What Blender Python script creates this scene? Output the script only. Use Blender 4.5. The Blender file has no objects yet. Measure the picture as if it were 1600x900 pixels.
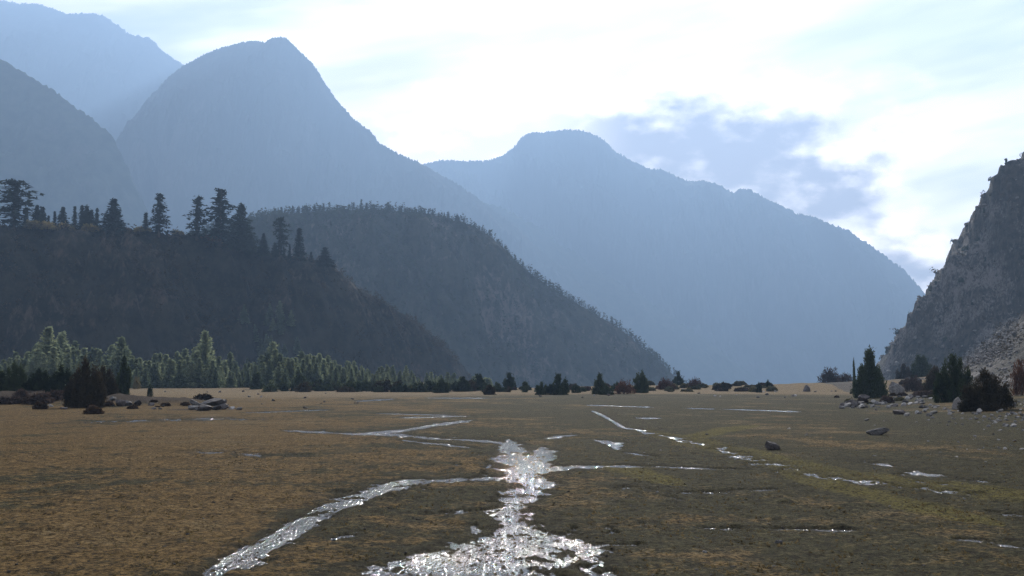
import bpy, math, random
import numpy as np
from mathutils import Vector

R = math.radians
scene = bpy.context.scene
COL = scene.collection

# ------------------------------------------------------------------ camera
F_PX = 1692.0                       # focal length in pixels of the 1600 px wide photograph
CAM_H = 3.0
PITCH = math.atan(142.0 / F_PX)     # eye level lies 142 px under the picture's middle
cam_data = bpy.data.cameras.new('camera')
cam_data.sensor_width = 36.0
cam_data.lens = 36.0 * F_PX / 1600.0
cam_data.clip_start = 0.1
cam_data.clip_end = 60000.0
cam = bpy.data.objects.new('camera', cam_data)
COL.objects.link(cam)
cam.location = (0, 0, CAM_H)
cam.rotation_euler = (R(90) + PITCH, 0, 0)
scene.camera = cam

# ------------------------------------------------------------------ light
SUN_AZ, SUN_EL = R(4.0), R(26.0)    # azimuth from +Y towards +X
SUN_DIR = Vector((math.sin(SUN_AZ) * math.cos(SUN_EL), math.cos(SUN_AZ) * math.cos(SUN_EL), math.sin(SUN_EL)))
sun_data = bpy.data.lights.new('sun', 'SUN')
sun_data.energy = 5.0
sun_data.angle = R(0.53)
sun_data.color = (1.0, 0.95, 0.87)
sun = bpy.data.objects.new('sun', sun_data)
COL.objects.link(sun)
sun.rotation_euler = SUN_DIR.to_track_quat('Z', 'Y').to_euler()

SKY_STRENGTH = 0.115
EXPOSURE = 1.2
HAZE_DENSITY = 2.0e-4
HAZE_COLOR = (0.40, 0.625, 1.0)
HAZE_G = 0.28

vs = scene.view_settings
vs.view_transform = 'Standard'
vs.look = 'None'
vs.exposure = EXPOSURE
vs.gamma = 1.0
vs.use_curve_mapping = False


# ------------------------------------------------------------------ node helper
class G:
    """small wrapper so that node trees read like formulas"""
    def __init__(self, tree):
        self.t = tree
        tree.nodes.clear()

    def node(self, kind, **kw):
        n = self.t.nodes.new(kind)
        for k, v in kw.items():
            setattr(n, k, v)
        return n

    def put(self, sock, v):
        if isinstance(v, bpy.types.NodeSocket):
            self.t.links.new(v, sock)
        elif v is not None:
            if hasattr(sock.default_value, '__len__') and not hasattr(v, '__len__'):
                v = (v,) * len(sock.default_value)
            if hasattr(sock.default_value, '__len__') and len(sock.default_value) == 4 and len(v) == 3:
                v = tuple(v) + (1.0,)
            sock.default_value = v

    def m(self, op, a, b=None, c=None, clamp=False):
        n = self.node('ShaderNodeMath', operation=op, use_clamp=clamp)
        for i, v in enumerate((a, b, c)):
            if v is not None:
                self.put(n.inputs[i], v)
        return n.outputs[0]

    def add(self, *a):
        r = a[0]
        for v in a[1:]:
            r = self.m('ADD', r, v)
        return r

    def mul(self, *a):
        r = a[0]
        for v in a[1:]:
            r = self.m('MULTIPLY', r, v)
        return r

    def sub(self, a, b):
        return self.m('SUBTRACT', a, b)

    def ramp(self, v, lo, hi, a=0.0, b=1.0, smooth=True):
        n = self.node('ShaderNodeMapRange', interpolation_type='SMOOTHSTEP' if smooth else 'LINEAR', clamp=True)
        self.put(n.inputs[0], v)
        for i, x in enumerate((lo, hi, a, b)):
            self.put(n.inputs[i + 1], x)
        return n.outputs[0]

    def mix(self, f, a, b, blend='MIX'):
        n = self.node('ShaderNodeMix', data_type='RGBA', blend_type=blend)
        n.clamp_factor = True
        self.put(n.inputs[0], f)
        self.put(n.inputs[6], a)
        self.put(n.inputs[7], b)
        return n.outputs[2]

    def xyz(self, x, y, z):
        n = self.node('ShaderNodeCombineXYZ')
        for i, v in enumerate((x, y, z)):
            self.put(n.inputs[i], v)
        return n.outputs[0]

    def split(self, v):
        n = self.node('ShaderNodeSeparateXYZ')
        self.put(n.inputs[0], v)
        return n.outputs[0], n.outputs[1], n.outputs[2]

    def noise(self, vec, scale, detail=4, rough=0.55, dist=0.0, color=False):
        n = self.node('ShaderNodeTexNoise', noise_dimensions='3D')
        self.put(n.inputs['Vector'], vec)
        self.put(n.inputs['Scale'], scale)
        self.put(n.inputs['Detail'], detail)
        self.put(n.inputs['Roughness'], rough)
        self.put(n.inputs['Distortion'], dist)
        return n.outputs[1 if color else 0]

    def voro(self, vec, scale, feature='F1', out=0, rand=1.0):
        n = self.node('ShaderNodeTexVoronoi', feature=feature)
        self.put(n.inputs['Vector'], vec)
        self.put(n.inputs['Scale'], scale)
        self.put(n.inputs['Randomness'], rand)
        return n.outputs[out]

    def scale(self, vec, s):
        n = self.node('ShaderNodeVectorMath', operation='MULTIPLY')
        self.put(n.inputs[0], vec)
        self.put(n.inputs[1], s)
        return n.outputs[0]

    def bump(self, h, strength, dist, normal=None):
        n = self.node('ShaderNodeBump')
        self.put(n.inputs['Height'], h)
        self.put(n.inputs['Strength'], strength)
        self.put(n.inputs['Distance'], dist)
        if normal is not None:
            self.put(n.inputs['Normal'], normal)
        return n.outputs[0]

    def attr(self, name, out=2):
        return self.node('ShaderNodeAttribute', attribute_name=name).outputs[out]

    def principled(self, **kw):
        n = self.node('ShaderNodeBsdfPrincipled')
        for k, v in kw.items():
            self.put(n.inputs[k.replace('_', ' ')], v)
        return n.outputs[0]

    def out(self, s):
        o = self.node('ShaderNodeOutputMaterial')
        self.t.links.new(s, o.inputs['Surface'])


def material(name):
    m = bpy.data.materials.new(name)
    m.use_nodes = True
    return m, G(m.node_tree)


# ------------------------------------------------------------------ sky
def build_world():
    w = bpy.data.worlds.new('World')
    scene.world = w
    w.use_nodes = True
    w.cycles.sampling_method = 'MANUAL'
    w.cycles.sample_map_resolution = 256
    g = G(w.node_tree)
    sky = g.node('ShaderNodeTexSky', sky_type='NISHITA', sun_disc=False)
    sky.sun_elevation = SUN_EL
    sky.sun_rotation = SUN_AZ
    sky.altitude = 2600
    sky.air_density = 1.0
    sky.dust_density = 2.0
    sky.ozone_density = 1.0
    d = g.node('ShaderNodeTexCoord').outputs['Generated']
    x, y, z = g.split(d)
    az = g.mul(g.m('ARCTAN2', x, y), 57.2958)
    el = g.mul(g.m('ARCSINE', z), 57.2958)

    def vm(op, a, b, c=None):
        n = g.node('ShaderNodeVectorMath', operation=op)
        for i, v in enumerate((a, b, c)):
            if v is not None:
                g.put(n.inputs[i], v)
        return n.outputs['Value' if op == 'DOT_PRODUCT' else 'Vector']

    P = g.xyz(az, el, 0.0)

    def density(p):
        n = g.noise(vm('MULTIPLY_ADD', p, (0.26, 0.46, 0.0), (3.1, 0.7, 1.3)), 1.0, 5, 0.60, color=True)
        q = vm('MULTIPLY_ADD', n, (6.0, 3.2, 0.0), p)
        q = vm('ADD', q, (-3.0, -1.6, 0.0))
        total = None
        for (ca, ce, sa, se, k) in ((2.0, 13.6, 6.0, 1.8, 1.1), (10.5, 12.4, 6.2, 2.7, 1.30), (-3.0, 12.0, 3.6, 1.5, 1.0),
                                    (16.5, 10.0, 3.6, 2.4, 0.95), (20.0, 6.0, 4.0, 1.3, 0.9)):
            u = vm('MULTIPLY_ADD', q, (1 / sa, 1 / se, 0), (-ca / sa, -ce / se, 0))
            e = g.m('POWER', 0.42, vm('DOT_PRODUCT', u, u))
            total = g.mul(e, k) if total is None else g.m('MULTIPLY_ADD', e, k, total)
        nx, ny, nz = g.split(n)
        # scattered banks of the same kind all round the horizon
        far = g.mul(g.ramp(g.noise(vm('MULTIPLY', p, (0.05, 0.12, 0)), 1.0, 1, 0.5), 0.5, 0.7), g.ramp(g.m('ABSOLUTE', az), 24, 34))
        total = g.m('MULTIPLY_ADD', far, 0.8, total)
        return g.m('MULTIPLY_ADD', g.sub(nz, 0.5), 1.5, total)

    dens = density(P)
    above = density(vm('ADD', P, (-0.2, 1.1, 0.0)))
    cover = g.ramp(dens, 0.12, 0.75)
    fine = g.noise(vm('MULTIPLY', P, (0.42, 0.75, 0)), 1.0, 4, 0.52)
    shade = g.ramp(g.add(above, g.mul(g.sub(fine, 0.5), 2.4)), 0.0, 1.35)
    # thin high streaks
    sx = g.add(az, g.mul(el, 2.2))
    streak = g.noise(g.xyz(g.mul(sx, 0.035), g.mul(g.sub(el, g.mul(az, 0.22)), 0.24), 8.1), 1.0, 4, 0.6)
    streak = g.ramp(streak, 0.32, 0.62)
    broad = g.ramp(g.noise(g.xyz(g.mul(az, 0.05), g.mul(el, 0.07), 5.0), 1.0, 1, 0.5), 0.35, 0.65)
    cirrus = g.mul(streak, g.add(0.35, g.mul(broad, 0.5)))
    base = g.scale(sky.outputs[0], (SKY_STRENGTH * 1.36, SKY_STRENGTH * 0.98, SKY_STRENGTH * 0.82))
    # clouds glow with the light of the air round them
    lum = vm('DOT_PRODUCT', base, (0.3, 0.45, 0.25))
    lum = g.m('MINIMUM', g.m('MAXIMUM', lum, 0.25), 0.75)
    lw = g.mul(lum, 2.7)
    lg = g.mul(lum, 0.26)
    white = g.xyz(g.mul(lw, 1.05), g.mul(lw, 0.92), g.mul(lw, 0.80))
    grey = g.xyz(g.mul(lg, 1.45), g.mul(lg, 0.98), g.mul(lg, 0.70))
    c = g.mix(cirrus, base, white)
    cl = g.mix(g.mul(shade, g.ramp(az, 1.5, 7.0, 0.45, 1.0)), white, grey)
    c = g.mix(cover, c, cl)
    bg = g.node('ShaderNodeBackground')
    g.put(bg.inputs[0], c)
    bg.inputs[1].default_value = 1.0
    o = g.node('ShaderNodeOutputWorld')
    g.t.links.new(bg.outputs[0], o.inputs['Surface'])


build_world()

scene.cycles.use_denoising = True
scene.cycles.denoising_prefilter = 'NONE'
scene.cycles.max_bounces = 6
scene.cycles.diffuse_bounces = 2
scene.cycles.glossy_bounces = 2
scene.cycles.transmission_bounces = 4
scene.cycles.transparent_max_bounces = 6
scene.cycles.volume_bounces = 0
scene.cycles.sample_clamp_indirect = 4.0

# ------------------------------------------------------------------ numeric helpers
rng = np.random.default_rng(7)
_PERM = np.random.default_rng(11).permutation(4096)


def _grad(ix, iy, seed):
    h = _PERM[(ix + _PERM[(iy + seed * 131) & 4095]) & 4095]
    a = h * (2 * np.pi / 4096.0)
    return np.cos(a), np.sin(a)


def perlin(x, y, seed=0):
    x = np.asarray(x, dtype=np.float64); y = np.asarray(y, dtype=np.float64)
    xi = np.floor(x).astype(np.int64); yi = np.floor(y).astype(np.int64)
    xf = x - xi; yf = y - yi
    u = xf * xf * xf * (xf * (xf * 6 - 15) + 10)
    v = yf * yf * yf * (yf * (yf * 6 - 15) + 10)

    def dot(dx, dy):
        gx, gy = _grad(xi + dx, yi + dy, seed)
        return gx * (xf - dx) + gy * (yf - dy)
    a = dot(0, 0); b = dot(1, 0); c = dot(0, 1); d = dot(1, 1)
    return 1.5 * ((a * (1 - u) + b * u) * (1 - v) + (c * (1 - u) + d * u) * v)


def fbm(x, y, octv=5, seed=0, gain=0.5, lac=2.03):
    s = 0.0; a = 1.0; t = 0.0
    for i in range(octv):
        s = s + a * perlin(x, y, seed + i)
        t += a
        a *= gain; x = x * lac + 17.3; y = y * lac - 9.1
    return s / t


def ridged(x, y, octv=5, seed=0, gain=0.5, lac=2.1):
    s = 0.0; a = 1.0; t = 0.0
    for i in range(octv):
        s = s + a * (1 - 2 * np.abs(perlin(x, y, seed + i)))
        t += a
        a *= gain; x = x * lac + 5.7; y = y * lac + 3.3
    return s / t


def smooth(v, a, b):
    t = np.clip((v - a) / (b - a), 0, 1)
    return t * t * (3 - 2 * t)


def ray(px, py):
    """direction in the world through a pixel of the photograph, per metre of depth along +Y"""
    dx = (px - 800.0) / F_PX
    dy = (450.0 - py) / F_PX
    fy, fz = math.cos(PITCH), math.sin(PITCH)
    v = np.array([dx, fy - dy * fz, fz + dy * fy])
    return v / v[1]


def at(px, py, depth):
    v = ray(px, py) * depth
    return v[0], depth, v[2] + CAM_H


def on_flat(px, py, z=0.0):
    v = ray(px, py)
    d = (z - CAM_H) / v[2]
    return v[0] * d, d


def mesh_object(name, verts, faces, mat=None, smooth_shade=False, parent=None, attrs=None):
    """verts (n,3), faces (m,k) arrays -> one mesh object"""
    me = bpy.data.meshes.new(name)
    fill_mesh(me, verts, faces, smooth_shade)
    if attrs:
        for k, v in attrs.items():
            a = me.attributes.new(k, 'FLOAT', 'POINT')
            a.data.foreach_set('value', np.asarray(v, dtype=np.float32).ravel())
    if mat is not None:
        me.materials.append(mat)
    o = bpy.data.objects.new(name, me)
    COL.objects.link(o)
    if parent is not None:
        o.parent = parent
    return o


def fill_mesh(me, verts, faces, smooth_shade=False):
    verts = np.ascontiguousarray(verts, dtype=np.float32)
    faces = np.ascontiguousarray(faces, dtype=np.int32)
    m, k = faces.shape
    me.vertices.add(len(verts))
    me.vertices.foreach_set('co', verts.ravel())
    me.loops.add(m * k)
    me.loops.foreach_set('vertex_index', faces.ravel())
    me.polygons.add(m)
    me.polygons.foreach_set('loop_start', np.arange(0, m * k, k, dtype=np.int32))
    me.polygons.foreach_set('loop_total', np.full(m, k, dtype=np.int32))
    me.polygons.foreach_set('use_smooth', np.full(m, smooth_shade, dtype=bool))
    me.update(calc_edges=True)


def grid_faces(nr, nc, wrap=False):
    i = np.arange(nr - 1)[:, None] * nc
    j = np.arange(nc if wrap else nc - 1)[None, :]
    j2 = (j + 1) % nc
    return np.stack([(i + j).ravel(), (i + j2).ravel(), (i + nc + j2).ravel(), (i + nc + j).ravel()], axis=1)


def tag(o, label=None, category=None, group=None, kind=None):
    if label:
        o['label'] = label
    if category:
        o['category'] = category
    if group:
        o['group'] = group
    if kind:
        o['kind'] = kind
    return o


def empty(name, loc, rz=0.0, scale=1.0):
    e = bpy.data.objects.new(name, None)
    COL.objects.link(e)
    e.location = loc
    e.rotation_euler = (0, 0, rz)
    e.scale = (scale,) * 3 if not hasattr(scale, '__len__') else scale
    return e


def copy_tree(o, parent=None):
    c = o.copy()
    COL.objects.link(c)
    c.parent = parent
    for ch in list(o.children):
        if ch.name in COL.objects:
            copy_tree(ch, c)
    return c


# ================================================================== the lie of the land
FOOT = np.array([(14, -60), (17, 20), (23, 47), (37, 106), (52, 160), (86, 285), (150, 450), (236, 690), (330, 950), (700, 2000)], float)


def right_of_foot(x, y):
    """metres to the right of the foot of the right-hand slope"""
    fx = np.interp(y, FOOT[:, 1], FOOT[:, 0])
    return (x - fx) * 0.94


def base_height(x, y):
    x = np.asarray(x, float); y = np.asarray(y, float)
    r = np.hypot(x, y)
    z = 0.10 * fbm(x / 45, y / 45, 2, 3) * smooth(r, 10, 60)
    d = right_of_foot(x, y)
    z = z + np.where(d > 0, 0.045 * np.clip(d, 0, 60) + 0.0012 * np.clip(d, 0, 60) ** 2, 0)
    z = z + smooth(d, -6, 30) * 0.35 * fbm(x / 7, y / 7, 3, 21)
    # low bank along the far edge of the meadow, then the drop to the river
    u = x / np.maximum(y, 1.0)
    edge = 292 + 14 * fbm(x / 60, 0 * x + 3.3, 3, 5)
    bank = smooth(y, edge - 45, edge) * (0.35 + 0.75 * smooth(u, -0.02, 0.16) + 0.8 * smooth(u, 0.2, 0.32)) * (y > 0)
    bank = bank * smooth(u, -0.12, 0.0) + 0.35 * smooth(y, edge - 30, edge) * (1 - smooth(u, -0.12, 0.0)) * (y > 0)
    z = z + bank * (1 + 0.35 * fbm(x / 11, y / 11, 3, 9))
    z = z - 30 * smooth(y, edge + 22, edge + 230) * smooth(u, -0.10, 0.03) * (y > 0)
    # debris bank on the left and the heap beside it
    def lump(cx, cy, sx, sy, h):
        return h * np.exp(-(((x - cx) / sx) ** 2 + ((y - cy) / sy) ** 2))
    rough = 1 + 0.5 * fbm(x / 3.0, y / 3.0, 3, 31)
    z = z + (lump(-60, 138, 13, 9, 1.5) + lump(-47, 127, 6, 6, 0.9) + lump(-39, 127, 5, 4, 0.6)) * rough
    # gentle rise behind the bank, at the foot of the pines
    z = z + 2.5 * smooth(y, 380, 520) * (1 - smooth(u, -0.12, 0.0)) * (y > 0)
    return z


# wet channels: lists of (px, py, half width, half height) in the photograph, set down on the flat ground
CHANNELS = [
    [(795, 690, 15, 3), (798, 704, 24, 6), (806, 716, 34, 6), (822, 731, 42, 6), (815, 744, 42, 6), (840, 758, 34, 7), (813, 778, 30, 9), (804, 796, 25, 10),
     (792, 812, 30, 8), (805, 825, 46, 8), (824, 840, 90, 9), (808, 856, 118, 10), (772, 874, 140, 12), (735, 895, 160, 13), (720, 918, 170, 14)],
    [(850, 850, 40, 5), (930, 851, 25, 3), (985, 850, 15, 2)],
    [(800, 745, 30, 4), (762, 748, 25, 3), (700, 751, 22, 3.6), (640, 754, 20, 6), (594, 765, 18, 9), (547, 781, 17, 11), (512, 797, 17, 13), (470, 820, 18, 14),
     (430, 843, 19, 14), (380, 872, 20, 14), (330, 897, 22, 14), (290, 920, 26, 15)],
    [(835, 735, 40, 5), (880, 731, 30, 4), (940, 728, 25, 2.6), (1060, 730, 25, 1.5), (1150, 734, 20, 1.2)],
    [(845, 728, 20, 4), (852, 710, 22, 7), (850, 704, 20, 4)],
    [(795, 692, 20, 3), (740, 687, 25, 2.0), (670, 684, 25, 2.2), (600, 678, 25, 3.2), (540, 677, 25, 2.0), (466, 673, 18, 2.6)],
    [(592, 676, 22, 4.0), (640, 670, 20, 2.2), (690, 662, 16, 1.7), (728, 657, 12, 1.5)],
    [(645, 689, 14, 2.2), (690, 694, 12, 1.6), (740, 700, 12, 1.3)],
    [(928, 643, 5, 1.0), (944, 650, 6, 1.5), (958, 658, 6, 2.0), (972, 667, 6, 1.3)],
    [(938, 688, 9, 2), (958, 693, 15, 4), (962, 699, 10, 2)],
    [(985, 708, 10, 1.5), (1015, 712, 10, 1.4)],
    [(866, 683, 14, 2.4), (890, 680, 10, 2.0)],
    [(568, 626, 10, 1.2), (600, 624, 12, 1.3)],
    [(692, 622, 20, 1.1), (745, 622, 14, 1.3)],
    [(600, 646, 14, 1.2), (690, 648, 20, 1.3)],
    [(640, 652, 16, 1.2), (715, 650, 16, 1.1)],
    [(930, 633, 12, 1.2), (1008, 636, 12, 1.2)],
    [(1080, 638, 10, 1.0), (1110, 639, 10, 1.0)],
    [(1152, 640, 20, 1.1), (1236, 643, 14, 1.2)],
    [(1008, 653, 10, 1.8), (1024, 653, 8, 1.6)],
    [(400, 644, 16, 1.0), (500, 640, 14, 1.0)],
    [(1555, 801, 16, 2), (1600, 806, 22, 2.5)],
    [(1575, 852, 10, 3), (1600, 856, 14, 3)],
    [(1080, 769, 22, 1.4), (1160, 766, 20, 1.2)],
    [(1200, 826, 12, 2.0), (1330, 828, 14, 2.0)],
]
FILMS = [
    [(972, 667, 8, 1.6), (1012, 675, 14, 2.0), (1060, 685, 16, 2.6), (1100, 694, 18, 3.6), (1150, 709, 24, 5.5), (1200, 723, 26, 5.5), (1262, 738, 26, 4.5), (1340, 752, 26, 4),
     (1420, 762, 24, 3.5), (1520, 772, 22, 3)],
    [(1330, 718, 20, 3), (1400, 727, 36, 5), (1470, 746, 34, 5), (1545, 753, 20, 3)],
    [(130, 660, 40, 2.2), (240, 656, 60, 2.6), (340, 654, 60, 2.4), (420, 655, 30, 1.6)],
    [(690, 803, 34, 1.8), (735, 799, 34, 2.0)],
    [(1000, 764, 40, 4), (1100, 770, 60, 4), (1180, 766, 30, 3)],
    [(1180, 826, 60, 3), (1330, 829, 60, 3)],
    [(540, 836, 30, 5), (560, 830, 20, 4)],
    [(290, 705, 30, 2), (420, 712, 60, 2.5)],
    [(1540, 846, 30, 6), (1600, 852, 30, 6)],
]
ALGAE = [
    [(1012, 675, 20, 4), (1100, 694, 30, 8), (1190, 716, 40, 9), (1300, 742, 50, 9), (1400, 752, 50, 8), (1480, 762, 50, 8), (1600, 778, 60, 8)],
    [(1250, 745, 30, 8), (1340, 768, 30, 8), (1420, 790, 40, 8), (1520, 812, 40, 9)],
    [(1080, 683, 20, 4), (1130, 672, 20, 5), (1160, 668, 20, 3)],
    [(980, 735, 40, 6), (1040, 752, 30, 6)],
]


def to_pixel(x, y, z=0.0):
    fy, fz = math.cos(PITCH), math.sin(PITCH)
    dz = z - CAM_H
    dep = np.maximum(y * fy + dz * fz, 0.05)
    up = -y * fz + dz * fy
    return 800 + F_PX * x / dep, 450 - F_PX * up / dep


def strip_mask(px, py, strips):
    """1 on the middle line of a strip, 0 on its edge, negative outside"""
    best = np.full(px.shape, 9.0)
    for s in strips:
        # the ends taper off
        (ax, ay, aw, ah), (bx, by, bw, bh) = s[0], s[-1]
        cx, cy, ex, ey = s[1][0], s[1][1], s[-2][0], s[-2][1]
        la = max(math.hypot((cx - ax) / aw, (cy - ay) / ah), 1e-3); lb = max(math.hypot((ex - bx) / bw, (ey - by) / bh), 1e-3)
        s = [(ax - (cx - ax) / la * 1.6, ay - (cy - ay) / la * 1.6, aw * 0.25, ah * 0.25)] + list(s) + [(bx - (ex - bx) / lb * 1.6, by - (ey - by) / lb * 1.6, bw * 0.25, bh * 0.25)]
        for (ax, ay, aw, ah), (bx, by, bw, bh) in zip(s[:-1], s[1:]):
            mw, mh = 0.5 * (aw + bw), 0.5 * (ah + bh)
            pad = 7
            sel = (px > min(ax, bx) - pad * mw) & (px < max(ax, bx) + pad * mw) & (py > min(ay, by) - pad * mh) & (py < max(ay, by) + pad * mh)
            if not sel.any():
                continue
            qx, qy = px[sel], py[sel]
            ux, uy = (bx - ax) / mw, (by - ay) / mh
            t = np.clip((((qx - ax) / mw) * ux + ((qy - ay) / mh) * uy) / (ux * ux + uy * uy + 1e-9), 0, 1)
            w = aw + (bw - aw) * t
            h = ah + (bh - ah) * t
            d = np.hypot((qx - ax - (bx - ax) * t) / w, (qy - ay - (by - ay) * t) / h)
            best[sel] = np.minimum(best[sel], d)
    return 1 - best


def wetness(x, y):
    px, py = to_pixel(x, y)
    solid = strip_mask(px, py, CHANNELS) - 0.18 * smooth(y, 30, 70)
    # films of water that only show here and there between the stems
    film = strip_mask(px, py, FILMS) * 0.8 - 0.52 + 1.5 * fbm(x / 1.1, y / 2.4, 4, 45, 0.65)
    film = np.where(film > -3, film, -9)
    m = np.maximum(solid, film)
    n = fbm(x / 0.9, y / 1.6, 4, 41, 0.6) + 0.7 * fbm(x / 3.2, y / 8, 3, 43) * smooth(y, 25, 60)
    big = fbm(x / 5, y / 9, 3, 47)
    spots = np.clip((fbm(x / 0.55, y / 1.3, 3, 49, 0.6) - 0.10) * 5.0, 0, 1.5) * smooth(m, -5.5, -0.6) * smooth(fbm(x / 4, y / 9, 2, 53), -0.25, 0.3)
    m = np.maximum(m, -1.0)
    m = m + spots * (m < 0)
    return np.where(y > 8, m + (1.15 - 0.7 * smooth(y, 35, 80)) * n + 0.35 * fbm(x / 0.28, y / 0.6, 2, 55) * (1 - smooth(y, 30, 60)) + 0.25 * big, -9)


# ================================================================== materials of the land
def mat_ground():
    m, g = material('meadow_ground')
    P = g.node('ShaderNodeTexCoord').outputs['Object']
    wet, brown, algae, stony = g.attr('wet'), g.attr('brown'), g.attr('algae'), g.attr('stony')
    n1 = g.noise(P, 0.30, 5, 0.65)
    n0 = g.noise(g.scale(P, (1.0, 0.55, 1.0)), 0.085, 4, 0.6)
    bank = g.attr('bank')
    n2 = g.noise(P, 2.6, 5, 0.65)
    n3 = g.noise(P, 11.0, 4, 0.7)
    n4 = g.noise(P, 38.0, 3, 0.7)
    olive = g.mix(g.ramp(n2, 0.3, 0.7), (0.030, 0.030, 0.019), (0.086, 0.078, 0.038))
    tan = g.mix(g.ramp(n2, 0.3, 0.7), (0.098, 0.061, 0.024), (0.228, 0.146, 0.060))
    f = g.ramp(g.add(brown, g.mul(g.sub(n0, 0.5), 2.8), g.mul(g.sub(n1, 0.5), 2.4), g.mul(g.sub(n2, 0.5), 1.4), g.mul(g.sub(n3, .5), .9)), 0.2, 0.8)
    c = g.mix(f, olive, tan)
    dusty = g.ramp(g.add(g.mul(n1, 0.5), g.mul(n0, 0.5), g.mul(g.sub(n3, 0.5), 0.5)), 0.53, 0.68)
    c = g.mix(g.mul(dusty, 0.6), c, (0.23, 0.18, 0.10))
    c = g.mix(g.mul(g.ramp(g.add(g.attr('pale'), g.mul(g.sub(n1, 0.5), 0.9)), 0.2, 0.75), 0.75), c, (0.27, 0.20, 0.115))
    c = g.mix(g.mul(g.ramp(g.add(algae, g.mul(g.sub(n2, 0.5), 1.1)), 0.20, 0.85), 0.8), c, g.mix(n3, (0.075, 0.068, 0.016), (0.19, 0.155, 0.045)))
    gravel = g.mix(n3, (0.075, 0.065, 0.055), (0.155, 0.138, 0.118))
    c = g.mix(g.ramp(g.add(stony, g.mul(g.sub(n3, 0.5), 1.0)), 0.4, 0.8), c, gravel)
    c = g.mix(g.ramp(g.add(bank, g.mul(g.sub(n2, 0.5), 0.8)), 0.3, 0.7), c, g.mix(n3, (0.030, 0.022, 0.017), (0.11, 0.083, 0.064)))
    # dark crumbs of soil plus the shade of the pits, painted in; pale straw
    n5 = g.noise(P, 4.6, 3, 0.7)
    crumb_shade = g.m('MAXIMUM', g.ramp(n3, 0.54, 0.40), g.ramp(n5, 0.46, 0.34))
    c = g.mix(g.mul(crumb_shade, 0.86), c, (0.018, 0.014, 0.009))
    straw = g.m('MAXIMUM', g.ramp(n4, 0.58, 0.70), g.ramp(n3, 0.62, 0.72))
    c = g.mix(g.mul(straw, 0.6), c, (0.27, 0.21, 0.12))
    c = g.mix(g.mul(wet, 0.45), c, (0.026, 0.023, 0.017))
    h = g.add(g.mul(n2, 0.5), g.mul(n3, 0.42), g.mul(n4, 0.22))
    nrm = g.bump(h, 1.0, 0.16)
    rough = 0.93
    spec = 0.02
    g.out(g.principled(Base_Color=c, Roughness=rough, Specular_IOR_Level=spec, Normal=nrm))
    return m


def mat_water():
    m, g = material('shallow_water')
    P = g.node('ShaderNodeTexCoord').outputs['Object']
    Q = g.scale(P, (1.55, 0.6, 1.0))
    h = g.noise(Q, 16.0, 1, 0.5)
    nrm = g.bump(h, 1.0, 0.043)
    mud = g.noise(P, 5.0, 4, 0.6)
    c = g.mix(mud, (0.035, 0.033, 0.030), (0.085, 0.078, 0.066))
    g.out(g.principled(Base_Color=c, Roughness=0.055, IOR=1.33, Specular_IOR_Level=0.5, Normal=nrm))
    return m


def mat_slope(name, low, high, rock, scale, rock_amt=0.5, bump=1.0, dist=3.0):
    """forest, scrub and rock on a mountainside; the haze does the rest"""
    m, g = material(name)
    P = g.node('ShaderNodeTexCoord').outputs['Object']
    n1 = g.noise(P, 0.35 * scale, 5, 0.6)
    n2 = g.noise(P, 2.2 * scale, 5, 0.65)
    n3 = g.noise(g.scale(P, (1, 1, 0.45)), 7.0 * scale, 4, 0.7)
    c = g.mix(g.ramp(n2, 0.35, 0.65), low, high)
    r = g.ramp(g.add(n1, g.mul(g.sub(n3, 0.5), 0.7)), 0.62 - 0.25 * rock_amt, 0.80 - 0.25 * rock_amt)
    c = g.mix(r, c, g.mix(n3, tuple(v * 0.6 for v in rock), rock))
    nrm = g.bump(g.add(g.mul(n2, 0.6), g.mul(n3, 0.4)), bump, dist)
    g.out(g.principled(Base_Color=c, Roughness=0.95, Specular_IOR_Level=0.1, Normal=nrm))
    return m


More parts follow.
